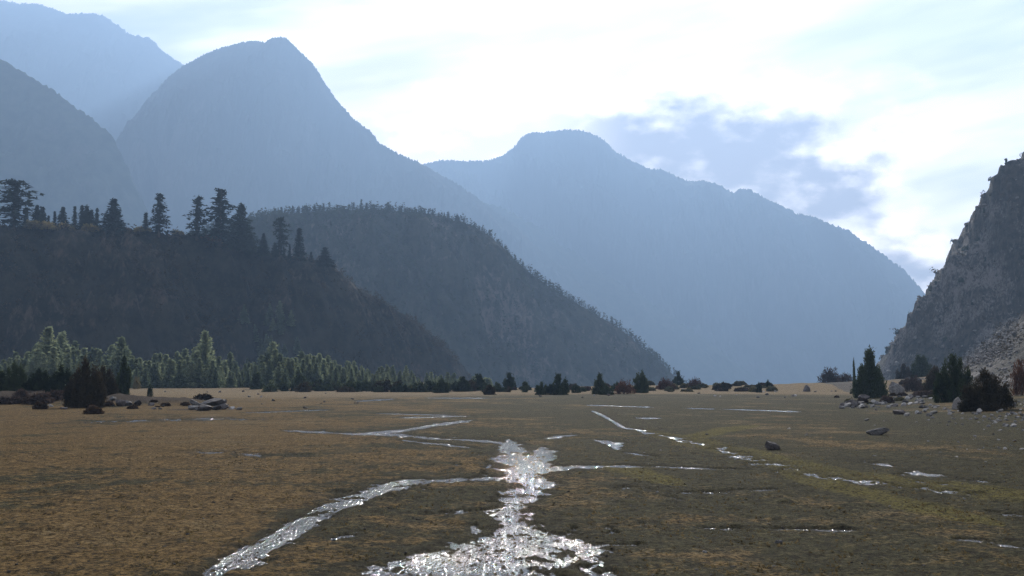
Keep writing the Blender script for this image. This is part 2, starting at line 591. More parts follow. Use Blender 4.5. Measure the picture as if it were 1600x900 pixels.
# ================================================================== ground sheet and streams
def build_ground():
    ang = np.concatenate([np.linspace(-180, -60, 25)[:-1], np.linspace(-60, -33, 28)[:-1], np.linspace(-33, 33, 760)[:-1],
                          np.linspace(33, 60, 28)[:-1], np.linspace(60, 180, 25)[:-1]]) * np.pi / 180
    rr = [0.02]
    while rr[-1] < 7900:
        r = rr[-1]
        k = 0.6 if r < 1 else 0.12 if r < 9 else 0.0046 if r < 60 else 0.0062 if r < 130 else 0.0105 if r < 420 else 0.06
        rr.append(r * (1 + k))
    rr = np.array(rr)
    A, RR = np.meshgrid(ang, rr)
    x, y = (RR * np.sin(A)).ravel(), (RR * np.cos(A)).ravel()
    r = RR.ravel()
    z0 = base_height(x, y)
    w = wetness(x, y)
    chan = smooth(w, -0.30, 0.45) * smooth(r, 8, 11)
    wet = smooth(w, -1.25, 0.15)
    step = np.where(r < 60, r * 0.0046, np.where(r < 130, r * .0062, r * .0105))
    clod = 0.034 * fbm(x / 0.34, y / 0.34, 3, 51, 0.6) * (1 - smooth(step, 0.12, 0.3))
    clod = clod + 0.040 * fbm(x / 1.3, y / 1.3, 3, 57) * (1 - smooth(step, 0.4, 1.0))
    hum = 0.13 * np.maximum(0, fbm(x / 0.8, y / 0.8, 3, 61) - 0.08) * (1 - smooth(step, .2, .5)) * smooth(fbm(x / 7, y / 11, 2, 63), -0.35, 0.25)
    fine = 0.075 * fbm(x / 0.10, y / 0.28, 2, 67, 0.6) * (1 - smooth(step, 0.20, 0.6)) + 0.05 * fbm(x / 0.9, y / 2.2, 3, 69) * smooth(step, 0.1, 0.3)
    z = z0 + (clod + hum + 0.022) * smooth(r, 3, 9) + (fine - 0.080) * chan - 0.7 * clod * chan
    px, py = to_pixel(x, y)
    front = y > 3
    side = 1 - smooth(px, 250, 1050)
    brown = 0.16 + 0.80 * side + 0.45 * fbm(x / 14, y / 34, 3, 71)
    brown = brown + 0.8 * smooth(y, 195, 250) - 0.35 * np.exp(-((px - 1000) / 260) ** 2) * smooth(y, 60, 110) * (1 - smooth(y, 190, 230))
    brown = np.where(front, brown - 0.5 * wet, 0.5)
    brown = brown + 0.35 * (fbm(x / 5, y / 2.2, 3, 77)) 
    algae = np.where(front, smooth(strip_mask(px, py, ALGAE) + 0.5 * fbm(x / 2.2, y / 4, 4, 83), -0.5, 0.7), 0)
    d = right_of_foot(x, y)
    stony = np.clip(smooth(d, -4, 14) * (0.35 + 0.9 * fbm(x / 6, y / 6, 3, 87)) + smooth(d, 20, 45) * .5, 0, 1)
    # the pale gravelly band on the left, behind the brown turf
    band = (0.55 + 0.9 * fbm(x / 9, y / 16, 4, 95)) * np.exp(-((py - 657 + 0.012 * (px - 200) + 5 * fbm(x / 14, y / 30, 2, 96)) / 7) ** 2) * (1 - smooth(px, 330, 560)) * front
    stony = np.clip(stony + 0.75 * band, 0, 1)
    # bank
    stony = np.clip(stony + front * smooth(y, 268, 300) * smooth(px, 700, 900) * (0.35 + .5 * fbm(x / 9, y / 9, 3, 91)), 0, 1)
    bankm = np.exp(-(((x + 60) / 15) ** 2 + ((y - 136) / 10) ** 2)) + 0.9 * np.exp(-(((x + 44) / 10) ** 2 + ((y - 127) / 6) ** 2))
    bankm = np.clip(bankm + 0.9 * np.exp(-(((x + 31) / 3.5) ** 2 + ((y - 108) / 4) ** 2)), 0, 1)
    tr = strip_mask(px, py, [[(1262, 606, 10, 1.2), (1290, 607.5, 14, 1.4), (1315, 610, 14, 1.6), (1345, 613, 14, 2.0)]])
    stony = np.clip(stony + front * smooth(tr + 0.3 * fbm(x / 3, y / 3, 3, 99), -0.2, 0.5), 0, 1)
    verts = np.stack([x, y, z], 1)
    faces = grid_faces(len(rr), len(ang), wrap=True)[:, ::-1]
    attrs = dict(wet=wet, brown=brown, algae=algae, stony=stony, bank=bankm, pale=front * smooth(y, 120, 215) * (0.55 + 0.3 * smooth(px, 700, 1100) * smooth(y, 190, 240) + 0.35 * side - 0.45 * np.exp(-((px - 1000) / 260) ** 2) * (1 - smooth(y, 190, 240))))
    go = mesh_object('ground', verts, faces, mat_ground(), True, attrs=attrs)
    tag(go, 'flat brown and olive meadow turf crossed by wet channels', kind='structure')
    # water: only where a channel runs
    use = (w > -0.36) & (r > 8) & (r < 290)
    fu = use[faces].any(axis=1)
    f = faces[fu]
    ids, inv = np.unique(f, return_inverse=True)
    wv = np.stack([x[ids], y[ids], z0[ids] - 0.030], 1)
    so = mesh_object('stream', wv, inv.reshape(f.shape), mat_water(), True)
    tag(so, 'shallow braided stream glittering in the sun across the meadow', kind='structure')
    return go


build_ground()

# ================================================================== hills and mountains
def build_range(name, label, pts, k_run, c_run, mat, nx, nt, gully, rough, seed, power=1.25, base=-40.0, back=0.8, gx=1.0, jag=1.0):
    """a ridge whose crest runs through pts (px, py, depth); slopes fall away to the front and the back"""
    P = np.array([at(p[0], p[1], p[2] * (1.3 if p[2] > 2000 else 0.84 if p[2] > 1000 else 1.07)) for p in pts])
    P = P[np.argsort(P[:, 0])]
    x = np.linspace(P[0, 0], P[-1, 0], nx)
    # rounded interpolation
    yr = np.interp(x, P[:, 0], P[:, 1])
    zr = np.interp(x, P[:, 0], P[:, 2])
    k = 3
    ker = np.hanning(k + 2)[1:-1]; ker /= ker.sum()
    pad = k // 2
    zr = np.convolve(np.pad(zr, pad, mode='edge'), ker, 'valid')
    yr = np.convolve(np.pad(yr, 8, mode='edge'), np.ones(17) / 17, 'valid')
    span = P[-1, 0] - P[0, 0]
    dep = yr.mean()
    zr = zr + jag * dep / F_PX * (3.0 * fbm(x / (dep * 0.02), 0 * x + 1.7, 6, seed + 3, 0.65))
    jitter = jag * dep / F_PX * 1.1 * rng.normal(0, 1, nx)
    run = k_run * np.maximum(zr - base, 5) + c_run
    tf = np.linspace(0, 1, nt) ** 1.15
    tb = -np.linspace(0, 1, max(8, nt // 3)) ** 1.2
    t = np.concatenate([tb[::-1][:-1], tf])
    X = np.repeat(x[None, :], len(t), 0)
    T = np.repeat(t[:, None], nx, 1)
    Y = yr[None, :] - np.where(T > 0, T * run[None, :], T * run[None, :] * back)
    H = (zr - base)[None, :]
    a = np.abs(T)
    prof = (1 - a) ** power * 0.75 + 0.25 * (1 - a) 
    # gullies run down the slope
    s = dep * 0.05 * gx
    warp = 1.1 * fbm(X / (s * 2.5), Y / (s * 2.5), 3, seed + 11)
    gul = ridged((X + 0.45 * (Y - yr[None, :])) / s + warp, Y / (s * 1.9) - warp, 5, seed)
    env = np.clip(a * 4.0, 0, 1) * np.clip((1 - a) * 3, 0, 1)
    amp = gully * np.minimum(H, dep * 0.2)
    det = fbm(X / (s * 0.28), Y / (s * 0.28), 4, seed + 5, 0.55)
    Z = base + H * prof + amp * (gul - 0.25) * env + rough * dep * 0.01 * det * np.clip(a * 6, 0.0, 1) + jitter[None, :] * np.exp(-a * 60)
    verts = np.stack([X.ravel(), Y.ravel(), Z.ravel()], 1)
    o = mesh_object(name, verts, grid_faces(len(t), nx)[:, ::-1], mat, True)
    tag(o, label, kind='structure')
    return o, (x, yr, zr, run, X, Y, Z)


FOREST_LOW, FOREST_HIGH = (0.022, 0.030, 0.022), (0.050, 0.058, 0.038)
m_far = mat_slope('far_mountainside', (0.045, 0.05, 0.045), (0.06, 0.062, 0.055), (0.10, 0.098, 0.092), 0.0035, 0.4, 0.10, 20)
m_mid = mat_slope('forested_mountainside', FOREST_LOW, FOREST_HIGH, (0.07, 0.066, 0.06), 0.012, 0.2, 0.4, 8)
m_hill = mat_slope('wooded_hillside', (0.022, 0.026, 0.019), (0.050, 0.050, 0.034), (0.13, 0.112, 0.095), 0.022, 0.42, 1.0, 5)
m_cliff = mat_slope('scrubby_cliff', (0.010, 0.011, 0.008), (0.034, 0.031, 0.022), (0.090, 0.070, 0.055), 0.05, 0.35, 1.0, 2.0)
m_rock = mat_slope('rocky_slope', (0.030, 0.029, 0.023), (0.075, 0.068, 0.058), (0.21, 0.19, 0.175), 0.11, 0.58, 1.0, 2.2)

build_range('snowline_mountain', 'tall hazy mountain at the upper left with a jagged crest',
            [(-900, 60, 5600), (-500, -10, 5600), (-300, 10, 5600), (-100, -8, 5500), (0, 0, 5500), (30, 6, 5500), (60, 4, 5500), (85, 14, 5500), (105, 21, 5500), (120, 19, 5500), (150, 21, 5500),
             (162, 24, 5500), (185, 38, 5500), (203, 53, 5500), (234, 58, 5500), (250, 76, 5500), (272, 91, 5500), (292, 102, 5500), (340, 150, 5500), (420, 260, 5500), (520, 420, 5500)],
            1.25, 100, m_far, 640, 60, 0.30, 0.5, 101, back=0.30)
build_range('cloud_mountain', 'broad hazy mountain with a rounded summit under the cloud bank',
            [(420, 470, 5200), (520, 370, 5200), (600, 300, 5200), (650, 258, 5200), (690, 250, 5200), (730, 252, 5200), (765, 250, 5200), (785, 243, 5200), (803, 230, 5200), (815, 214, 5200), (826, 207, 5200), (850, 207, 5200),
             (880, 202, 5200), (905, 203, 5200), (925, 208, 5200), (945, 218, 5150), (962, 237, 5100), (985, 250, 5050), (1010, 262, 5000), (1040, 267, 5000), (1075, 282, 4950), (1110, 284, 4900),
             (1130, 292, 4850), (1146, 301, 4800), (1158, 294, 4800), (1172, 296, 4800), (1190, 305, 4750), (1215, 318, 4700), (1245, 334, 4650), (1270, 337, 4600), (1300, 352, 4550), (1328, 360, 4500),
             (1352, 378, 4450), (1385, 402, 4400), (1410, 420, 4350), (1432, 442, 4300), (1445, 460, 4300), (1480, 500, 4250), (1540, 560, 4200), (1620, 620, 4150)],
            1.0, 80, m_far, 860, 64, 0.32, 0.45, 131, back=0.5)
build_range('pointed_peak', 'steep hazy peak with a small pointed top left of the middle',
            [(-160, 470, 3900), (0, 400, 3900), (100, 310, 3900), (180, 220, 3950), (235, 150, 4000), (265, 119, 4000), (292, 99, 4000), (320, 84, 4000), (350, 73, 4000), (372, 67, 4000), (398, 64, 4000), (414, 66, 4000), (424, 60, 4000), (438, 56, 4000), (449, 61, 4000),
             (462, 74, 4000), (484, 95, 4000), (497, 112, 4000), (508, 130, 4000), (525, 155, 4000), (545, 178, 3980), (566, 196, 3960), (580, 207, 3940), (592, 222, 3920), (620, 238, 3880), (655, 254, 3840), (720, 290, 3760), (800, 350, 3650), (900, 440, 3500), (1010, 560, 3400)],
            0.95, 60, m_far, 760, 64, 0.32, 0.45, 161, back=0.6)
build_range('lower_ridge', 'low wooded ridge running down in front of the broad mountain',
            [(330, 470, 4001), (420, 380, 4001), (500, 335, 4001), (560, 316, 4001), (620, 307, 4001), (680, 306, 4001), (730, 309, 4001), (790, 326, 3974), (840, 356, 3946), (900, 397, 3919), (960, 438, 3863), (1040, 486, 3794), (1100, 528, 3725), (1180, 590, 3656), (1240, 625, 3587)],
            1.2, 40, m_mid, 300, 50, 0.16, 0.4, 191, jag=1.4)
build_range('forested_shoulder', 'dark blue forested shoulder descending from the left edge',
            [(-700, 20, 2500), (-400, -20, 2500), (-250, -10, 2500), (-100, 40, 2500), (0, 92, 2500), (40, 114, 2500), (80, 140, 2480), (120, 168, 2460), (150, 190, 2440), (172, 208, 2430), (186, 232, 2420), (200, 262, 2400), (212, 290, 2390), (226, 320, 2380), (250, 370, 2360), (300, 450, 2340), (380, 560, 2300)],
            0.9, 40, m_mid, 300, 60, 0.18, 0.4, 221, jag=1.3)
hill, HILL = build_range('wooded_hill', 'rounded wooded hill in the middle with bare rock on its steep end',
            [(200, 420, 1500), (290, 372, 1500), (380, 346, 1500), (440, 334, 1500), (500, 329, 1520), (560, 327, 1540), (620, 330, 1560), (680, 336, 1570), (720, 346, 1580), (752, 360, 1590), (780, 381, 1600), (800, 402, 1610), (830, 428, 1620), (860, 450, 1630), (900, 474, 1650),
             (940, 497, 1670), (970, 514, 1680), (1000, 540, 1690), (1030, 565, 1700), (1055, 588, 1710), (1080, 605, 1715)],
            1.0, 30, m_hill, 420, 90, 0.30, 0.5, 251, power=1.0, jag=0.8, base=-32)
spur, SPUR = build_range('dark_bluff', 'dark scrubby bluff in shade behind the pines on the left',
            [(-420, 330, 520), (-250, 345, 520), (-100, 350, 525), (0, 352, 530), (60, 356, 540), (140, 360, 550), (220, 361, 560), (300, 366, 575), (340, 376, 585), (400, 392, 600), (450, 400, 612), (500, 408, 625), (525, 420, 632), (560, 448, 645), (600, 474, 660), (640, 497, 680),
             (680, 528, 700), (710, 554, 720), (730, 580, 735), (760, 610, 750)],
            0.75, 12, m_cliff, 420, 100, 0.34, 0.6, 281, power=0.85, base=-8, back=2.4, jag=1.2)


def slope_height(x, y):
    """the rocky slope on the right: a steep spur behind an apron of scree"""
    pts = np.array([at(*p) for p in [(1330, 620, 700), (1365, 580, 700), (1385, 548, 695), (1402, 525, 690), (1422, 498, 690), (1446, 464, 685), (1468, 436, 680), (1474, 420, 680), (1484, 408, 678), (1504, 391, 676), (1526, 374, 674), (1535, 352, 672),
                                     (1537, 322, 672), (1552, 300, 670), (1553, 276, 670), (1576, 255, 668), (1602, 237, 665), (1680, 170, 660), (1800, 100, 650), (2100, -60, 640), (2600, -160, 640)]])
    pts[:, 0] = np.maximum.accumulate(pts[:, 0] + np.arange(len(pts)) * 1e-3)
    w = 3.5 * fbm(x / 30, y / 30, 4, 301) + 2.0 * fbm(x / 9, y / 9, 3, 303)
    zr = np.interp(x + w, pts[:, 0], pts[:, 2])
    yr = np.interp(x, pts[:, 0], pts[:, 1])
    f = (yr - y) / (0.95 * np.maximum(zr, 0) + 25)
    b = (y - yr) / (1.5 * np.maximum(zr, 0) + 60)
    a = np.where(f > 0, f, b)
    A = (zr + 12) * np.clip(1 - a, -0.2, 1) ** 1 - 12
    d = right_of_foot(x, y)
    rise = np.where(d > 0, 0.045 * np.clip(d, 0, 60) + 0.0012 * np.clip(d, 0, 60) ** 2, 0)
    B = rise - 1.0 + 0.62 * np.log1p(np.exp((d - 27) / 5)) * 5 * smooth(y, 60, 190)
    rg = ridged(x / 34 + y / 60, y / 45 - x / 80, 5, 311, 0.55)
    z = np.maximum(A, B)
    # soft union
    k = 6.0
    z = z + np.exp(-np.abs(A - B) / k) * k * 0.3
    amp = smooth(z, 2, 40)
    z = z + amp * (8.0 * (rg - 0.3)) + smooth(z, 1, 12) * (2.4 * fbm(x / 7, y / 7, 4, 317, 0.6))
    # rock benches
    q = z + 3 * fbm(x / 40, y / 40, 2, 331)
    z = z + smooth(z, 12, 40) * 1.8 * np.sin(q * 0.75 + 2 * fbm(x / 20, y / 20, 2, 337))
    return z


def build_slope():
    nu, nv = 380, 480
    y = 70 * (1100 / 70.0) ** np.linspace(0, 1, nv)
    u = np.linspace(0, 1, nu) ** 1.25
    Y = np.repeat(y[:, None], nu, 1)
    fx = np.interp(y, FOOT[:, 1], FOOT[:, 0])[:, None]
    X = fx - 12 + u[None, :] * (90 + 0.62 * Y)
    Z = slope_height(X, Y)
    d = (X - fx) * 0.94
    Z = Z - 3 * (1 - smooth(d, 4, 22))
    o = mesh_object('rocky_mountainside', np.stack([X.ravel(), Y.ravel(), Z.ravel()], 1), grid_faces(nv, nu), m_rock, True)
    tag(o, 'steep rocky mountainside rising out of the frame on the right', kind='structure')
    return X, Y, Z


SLOPE = build_slope()


# ================================================================== haze
def build_haze():
    x0, x1, y0, y1, z0, z1 = -8500, 8500, -8500, 8500, -46.0, 2740.0
    v = [(x, y, z) for z in (z0, z1) for y in (y0, y1) for x in (x0, x1)]
    f = [(0, 2, 3, 1), (4, 5, 7, 6), (0, 1, 5, 4), (2, 6, 7, 3), (0, 4, 6, 2), (1, 3, 7, 5)]
    m, g = material('valley_haze')
    n = g.node('ShaderNodeVolumePrincipled')
    g.put(n.inputs['Color'], HAZE_COLOR)
    n.inputs['Density'].default_value = HAZE_DENSITY
    n.inputs['Anisotropy'].default_value = HAZE_G
    n.inputs['Density Attribute'].default_value = ''
    n.inputs['Temperature Attribute'].default_value = ''
    m.cycles.homogeneous_volume = True
    o = g.node('ShaderNodeOutputMaterial')
    g.t.links.new(n.outputs[0], o.inputs['Volume'])
    h = mesh_object('haze', np.array(v, float), np.array(f), m)
    tag(h, 'pale blue haze filling the valley', kind='stuff')


build_haze()


# ================================================================== plants
def mat_leaf(name, dark, light, trans=0.3, scale=1.5):
    m, g = material(name)
    P = g.node('ShaderNodeTexCoord').outputs['Object']
    rnd = g.node('ShaderNodeObjectInfo').outputs['Random']
    n = g.noise(P, scale, 3, 0.6)
    n2 = g.noise(P, scale * 5, 2, 0.6)
    c = g.mix(g.ramp(g.add(g.mul(n, 0.6), g.mul(n2, 0.4), g.mul(g.sub(rnd, 0.5), 0.2)), 0.35, 0.65), dark, light)
    d = g.node('ShaderNodeBsdfDiffuse')
    g.put(d.inputs['Color'], c)
    t = g.node('ShaderNodeBsdfTranslucent')
    g.put(t.inputs['Color'], c)
    mx = g.node('ShaderNodeMixShader')
    mx.inputs[0].default_value = trans
    g.t.links.new(d.outputs[0], mx.inputs[1])
    g.t.links.new(t.outputs[0], mx.inputs[2])
    g.out(mx.outputs[0])
    return m


def mat_bark(name, a, b):
    m, g = material(name)
    P = g.node('ShaderNodeTexCoord').outputs['Object']
    n = g.noise(g.scale(P, (1, 1, 0.2)), 9.0, 4, 0.6)
    g.out(g.principled(Base_Color=g.mix(n, a, b), Roughness=0.9, Specular_IOR_Level=0.1, Normal=g.bump(n, 0.8, 0.03)))
    return m


BARK = mat_bark('grey_bark', (0.035, 0.028, 0.022), (0.11, 0.09, 0.075))
LEAF_DARK = mat_leaf('dark_pine_needles', (0.014, 0.020, 0.013), (0.034, 0.042, 0.024), 0.2, 0.6)
LEAF_PALE = mat_leaf('pale_pine_needles', (0.11, 0.14, 0.080), (0.28, 0.31, 0.18), 0.58, 0.7)
LEAF_WOOD = mat_leaf('hill_forest_needles', (0.020, 0.028, 0.018), (0.050, 0.060, 0.034), 0.25, 0.1)
LEAF_JUNIPER = mat_leaf('juniper_scales', (0.020, 0.029, 0.015), (0.064, 0.080, 0.038), 0.3, 1.2)
LEAF_BROWN = mat_leaf('brown_juniper', (0.024, 0.022, 0.014), (0.070, 0.054, 0.032), 0.28, 1.0)
LEAF_RED = mat_leaf('russet_leaves', (0.055, 0.026, 0.018), (0.13, 0.062, 0.035), 0.35, 1.2)
LEAF_TWIG = mat_leaf('bare_twigs', (0.045, 0.034, 0.030), (0.11, 0.080, 0.065), 0.25, 1.5)
LEAF_GOLD = mat_leaf('golden_scrub', (0.10, 0.085, 0.035), (0.24, 0.19, 0.075), 0.4, 0.8)
LEAF_OLIVE = mat_leaf('olive_cushion', (0.045, 0.045, 0.025), (0.13, 0.12, 0.065), 0.3, 2.0)
LEAF_UMBER = mat_leaf('umber_cushion', (0.030, 0.022, 0.016), (0.085, 0.058, 0.040), 0.2, 2.0)


def tube(path, radii, n=7):
    path = np.asarray(path, float)
    V = []
    for i, (p, r) in enumerate(zip(path, radii)):
        d = path[min(i + 1, len(path) - 1)] - path[max(i - 1, 0)]
        d = d / (np.linalg.norm(d) + 1e-9)
        a = np.cross(d, (0.3, 0.9, 0.2)); a /= np.linalg.norm(a)
        b = np.cross(d, a)
        t = np.arange(n) * 2 * np.pi / n
        V.append(p + r * (np.cos(t)[:, None] * a + np.sin(t)[:, None] * b))
    V = np.vstack(V)
    F = grid_faces(len(path), n, wrap=True)
    return V, F


def join(parts):
    V, F, o = [], [], 0
    for v, f in parts:
        V.append(v); F.append(f + o); o += len(v)
    return np.vstack(V), np.vstack(F)


def sprays(centres, outward, size, r, flat=0.35, per=3, spread=0.6):
    """per triangles at every centre, each a small spray of needles pointing roughly outward"""
    n = len(centres)
    C = np.repeat(centres, per, 0) + r.normal(0, 1, (n * per, 3)) * np.repeat(size, per)[:, None] * 0.35
    O = np.repeat(outward, per, 0) + r.normal(0, spread, (n * per, 3)) * np.array([1, 1, 0.7])
    O /= np.linalg.norm(O, axis=1, keepdims=True) + 1e-9
    S = np.cross(O, r.normal(0, 1, (n * per, 3)) * np.array([flat, flat, 1.0]))
    S /= np.linalg.norm(S, axis=1, keepdims=True) + 1e-9
    sz = (np.repeat(size, per) * r.uniform(0.6, 1.3, n * per))[:, None]
    a = C - O * sz * 0.5 - S * sz * 0.42
    b = C - O * sz * 0.5 + S * sz * 0.42
    c = C + O * sz * 0.75
    V = np.stack([a, b, c], 1).reshape(-1, 3)
    return V, np.arange(len(V)).reshape(-1, 3)


def conifer(seed, style):
    """unit conifer, one unit tall: trunk and crown meshes"""
    r = np.random.default_rng(seed)
    lean = r.normal(0, 0.012, 2)
    hs = np.linspace(0, 1, 9)
    path = np.stack([lean[0] * hs ** 2 * 2, lean[1] * hs ** 2 * 2, hs], 1)
    trunk = [tube(path, 0.022 * (1 - hs) ** 0.9 + 0.0015)]
    cfg = dict(
        tiered=(14, 0.36, 0.14, 0.75, 0.50, 0.056), dense=(24, 0.36, 0.03, 0.85, 0.25, 0.060), spire=(24, 0.16, 0.05, 0.9, 0.3, 0.045),
        young=(22, 0.33, 0.02, 0.75, 0.40, 0.055), flat=(15, 0.30, 0.10, 0.5, 0.5, 0.060))[style]
    tiers, rad, h0, powr, gap, leaf = cfg
    C, O, S = [], [], []
    for k in range(tiers):
        t = (k + r.uniform(-0.3, 0.3)) / (tiers - 1)
        t = min(max(t, 0), 1)
        h = h0 + (0.985 - h0) * t
        if style == 'flat':
            L = rad * (0.55 + 0.5 * math.sin(t * 2.6)) * r.uniform(0.6, 1.1)
        elif style == 'tiered':
            L = rad * ((1 - t) ** powr * 0.85 + 0.12) * r.uniform(0.55, 1.15)
        else:
            L = rad * ((1 - t) ** powr + 0.03) * r.uniform(0.8, 1.12)
        nb = 7 if style in ('tiered', 'flat') else 9
        a0 = r.uniform(0, 6.28)
        for b in range(nb):
            if r.random() < gap * 0.35:
                continue
            a = a0 + b * 6.283 / nb + r.normal(0, 0.2)
            l = L * r.uniform(1 - gap, 1.1)
            rise = r.uniform(-0.35, 0.05) if style != 'young' else r.uniform(-0.1, 0.35)
            d = np.array([math.cos(a), math.sin(a), rise])
            n = max(2, int(l / leaf * 1.5))
            s = np.linspace(0.15, 1, n)[:, None]
            p = np.array([path[0][0], 0, h]) * [0, 0, 1] + d * s * l
            p[:, 2] += (0.10 * l * np.sin(s[:, 0] * 3.0))
            C.append(p); O.append(np.repeat(d[None, :], n, 0)); S.append(leaf * (1.15 - 0.25 * s[:, 0]))
            if l > 0.08:
                e = np.array([0, 0, h]) + d * l * 0.8
                trunk.append(tube(np.array([[0, 0, h], e]), [0.0045, 0.001], 3)) if False else None
        for b in range(2):
            C.append(np.array([[r.normal(0, .004), r.normal(0, .004), h]])); O.append(np.array([[0, 0, 1.0]])); S.append(np.array([leaf]))
    C.append(np.array([[0, 0, 0.985], [0, 0, 0.97]])); O.append(np.array([[0, 0, 1.0], [0, 0, 1.0]])); S.append(np.array([leaf, leaf]) * 0.8)
    C, O, S = np.vstack(C), np.vstack(O), np.concatenate(S)
    crown = sprays(C, O, S, r, 0.3, 3, 0.5)
    return join([t for t in trunk if t]), crown


def juniper(seed, spires, n=2600, leaf=0.035, ragged=0.25):
    """unit bushy juniper, one unit tall; spires: (x, y, radius, height)"""
    r = np.random.default_rng(seed)
    C, O = [], []
    tot = sum(s[2] ** 1.5 * s[3] for s in spires)
    for (sx, sy, rad, h) in spires:
        m = int(n * rad ** 1.5 * h / tot)
        # leaves gather in clumps, so the outline is lumpy and has gaps
        nc = max(10, m // 34)
        t = r.uniform(0, 0.97, nc) ** 1.15
        a = r.uniform(0, 6.283, nc)
        prof = (1 - t) ** 0.55 * (0.70 + 0.30 * np.sin(np.clip(t * 6, 0, 1.57)))
        q = np.sqrt(r.uniform(0.08, 1.0, nc)) * r.uniform(0.75, 1.12, nc)
        rr = rad * prof * q
        cc = np.stack([sx + rr * np.cos(a), sy + rr * np.sin(a), t * h], 1)
        which = r.integers(0, nc, m)
        sig = 0.035 + 0.05 * rad
        p = cc[which] + r.normal(0, 1, (m, 3)) * np.array([sig, sig, sig * 1.25])
        p[:, 2] = np.abs(p[:, 2])
        a = a[which]
        o = np.stack([np.cos(a) * 0.5, np.sin(a) * 0.5, np.full(m, 0.9)], 1)
        C.append(p); O.append(o)
    C, O = np.vstack(C), np.vstack(O)
    crown = sprays(C, O, np.full(len(C), leaf), r, 0.6, 2, 0.45)
    tr = []
    for (sx, sy, rad, h) in spires:
        tr.append(tube(np.array([[sx * 0.3, sy * 0.3, -0.02], [sx * 0.8, sy * 0.8, h * 0.3], [sx, sy, h * 0.8]]), [0.03, 0.02, 0.004], 6))
    return join(tr), crown


def twiggy(seed, n=900, width=0.8, leaf=0.05, leafy=0.5):
    """unit round bush of upright twigs with small leaves"""
    r = np.random.default_rng(seed)
    a = r.uniform(0, 6.283, n)
    el = np.arcsin(r.uniform(0.02, 1, n) ** 0.8)
    lob = 1 + 0.18 * np.sin(a * 3 + 1) + 0.12 * np.sin(a * 5 + el * 6)
    q = r.uniform(0.35, 1.0, n) ** 0.6
    d = np.stack([np.cos(a) * np.cos(el) * width, np.sin(a) * np.cos(el) * width, np.sin(el)], 1)
    C = d * (q * lob)[:, None] * [1, 1, 0.93]
    C[:, 2] = np.maximum(C[:, 2], 0.01)
    o = d + np.array([0, 0, 0.3])
    V, F = sprays(C, o, np.full(n, leaf) * r.uniform(0.6, 1.4, n), r, 0.8, 2, 0.4)
    stems = []
    for k in range(7):
        b = r.uniform(0, 6.28); e = r.uniform(0.5, 1.3)
        tip = np.array([math.cos(b) * math.cos(e) * width, math.sin(b) * math.cos(e) * width, math.sin(e)]) * 0.85
        stems.append(tube(np.array([[0, 0, -0.03], tip * 0.5 + [0, 0, 0.06], tip]), [0.022, 0.014, 0.004], 5))
    return join(stems), (V, F)


def cushion(seed, n=500, leaf=0.10):
    """low unit cushion of twigs and leaves, one unit wide"""
    r = np.random.default_rng(seed)
    a = r.uniform(0, 6.283, n); q = np.sqrt(r.uniform(0, 1, n)) * 0.5
    x, y = q * np.cos(a), q * np.sin(a) * 0.8
    top = 0.42 * np.sqrt(np.clip(1 - (q / 0.52) ** 2, 0, 1)) * (1 + 0.35 * np.sin(a * 2 + 1) * q * 2)
    z = top * r.uniform(0.45, 1.05, n)
    C = np.stack([x, y, z], 1)
    O = np.stack([x, y, z + 0.25], 1)
    return sprays(C, O, np.full(n, leaf), r, 0.8, 2, 0.6)


_meshes = {}


def shared(name, key, make, mat):
    if key not in _meshes:
        v, f = make()
        me = bpy.data.meshes.new(name)
        fill_mesh(me, v, f)
        me.materials.append(mat)
        _meshes[key] = me
    return _meshes[key]


def plant(name, kind, key, build, leafmat, loc, scale, rz, label, category, group=None, bark=BARK):
    """thing > trunk, crown (meshes shared between alike plants)"""
    e = empty(name, loc, rz, scale)
    tag(e, label, category, group)
    if (key, 'built') not in _meshes:
        _meshes[(key, 'built')] = build()
    tk, cr = _meshes[(key, 'built')]
    for pn, data, mt in (('trunk', tk, bark), ('crown', cr, leafmat)):
        me = shared(pn, (key, pn, mt.name), lambda d=data: d, mt)
        o = bpy.data.objects.new(pn, me)
        COL.objects.link(o)
        o.parent = e
    return e


def crest_at(data, px):
    x, yr, zr = data[0], data[1], data[2]
    cp, _ = to_pixel(x, yr, zr)
    i = np.interp(px, cp, np.arange(len(cp)))
    f = lambda a: float(np.interp(i, np.arange(len(a)), a))
    return f(x), f(yr), f(zr)


def ground_at(px, py):
    """where the line of sight through a pixel meets the ground"""
    z = 0.0
    for _ in range(9):
        v = ray(px, py)
        if v[2] >= -1e-4:
            d = 330.0
        else:
            d = min((z - CAM_H) / v[2], 330.0)
        zn = float(base_height(np.array([v[0] * d]), np.array([d]))[0])
        z = 0.5 * z + 0.5 * zn
    return v[0] * d, d, zn


pyr = random.Random(5)

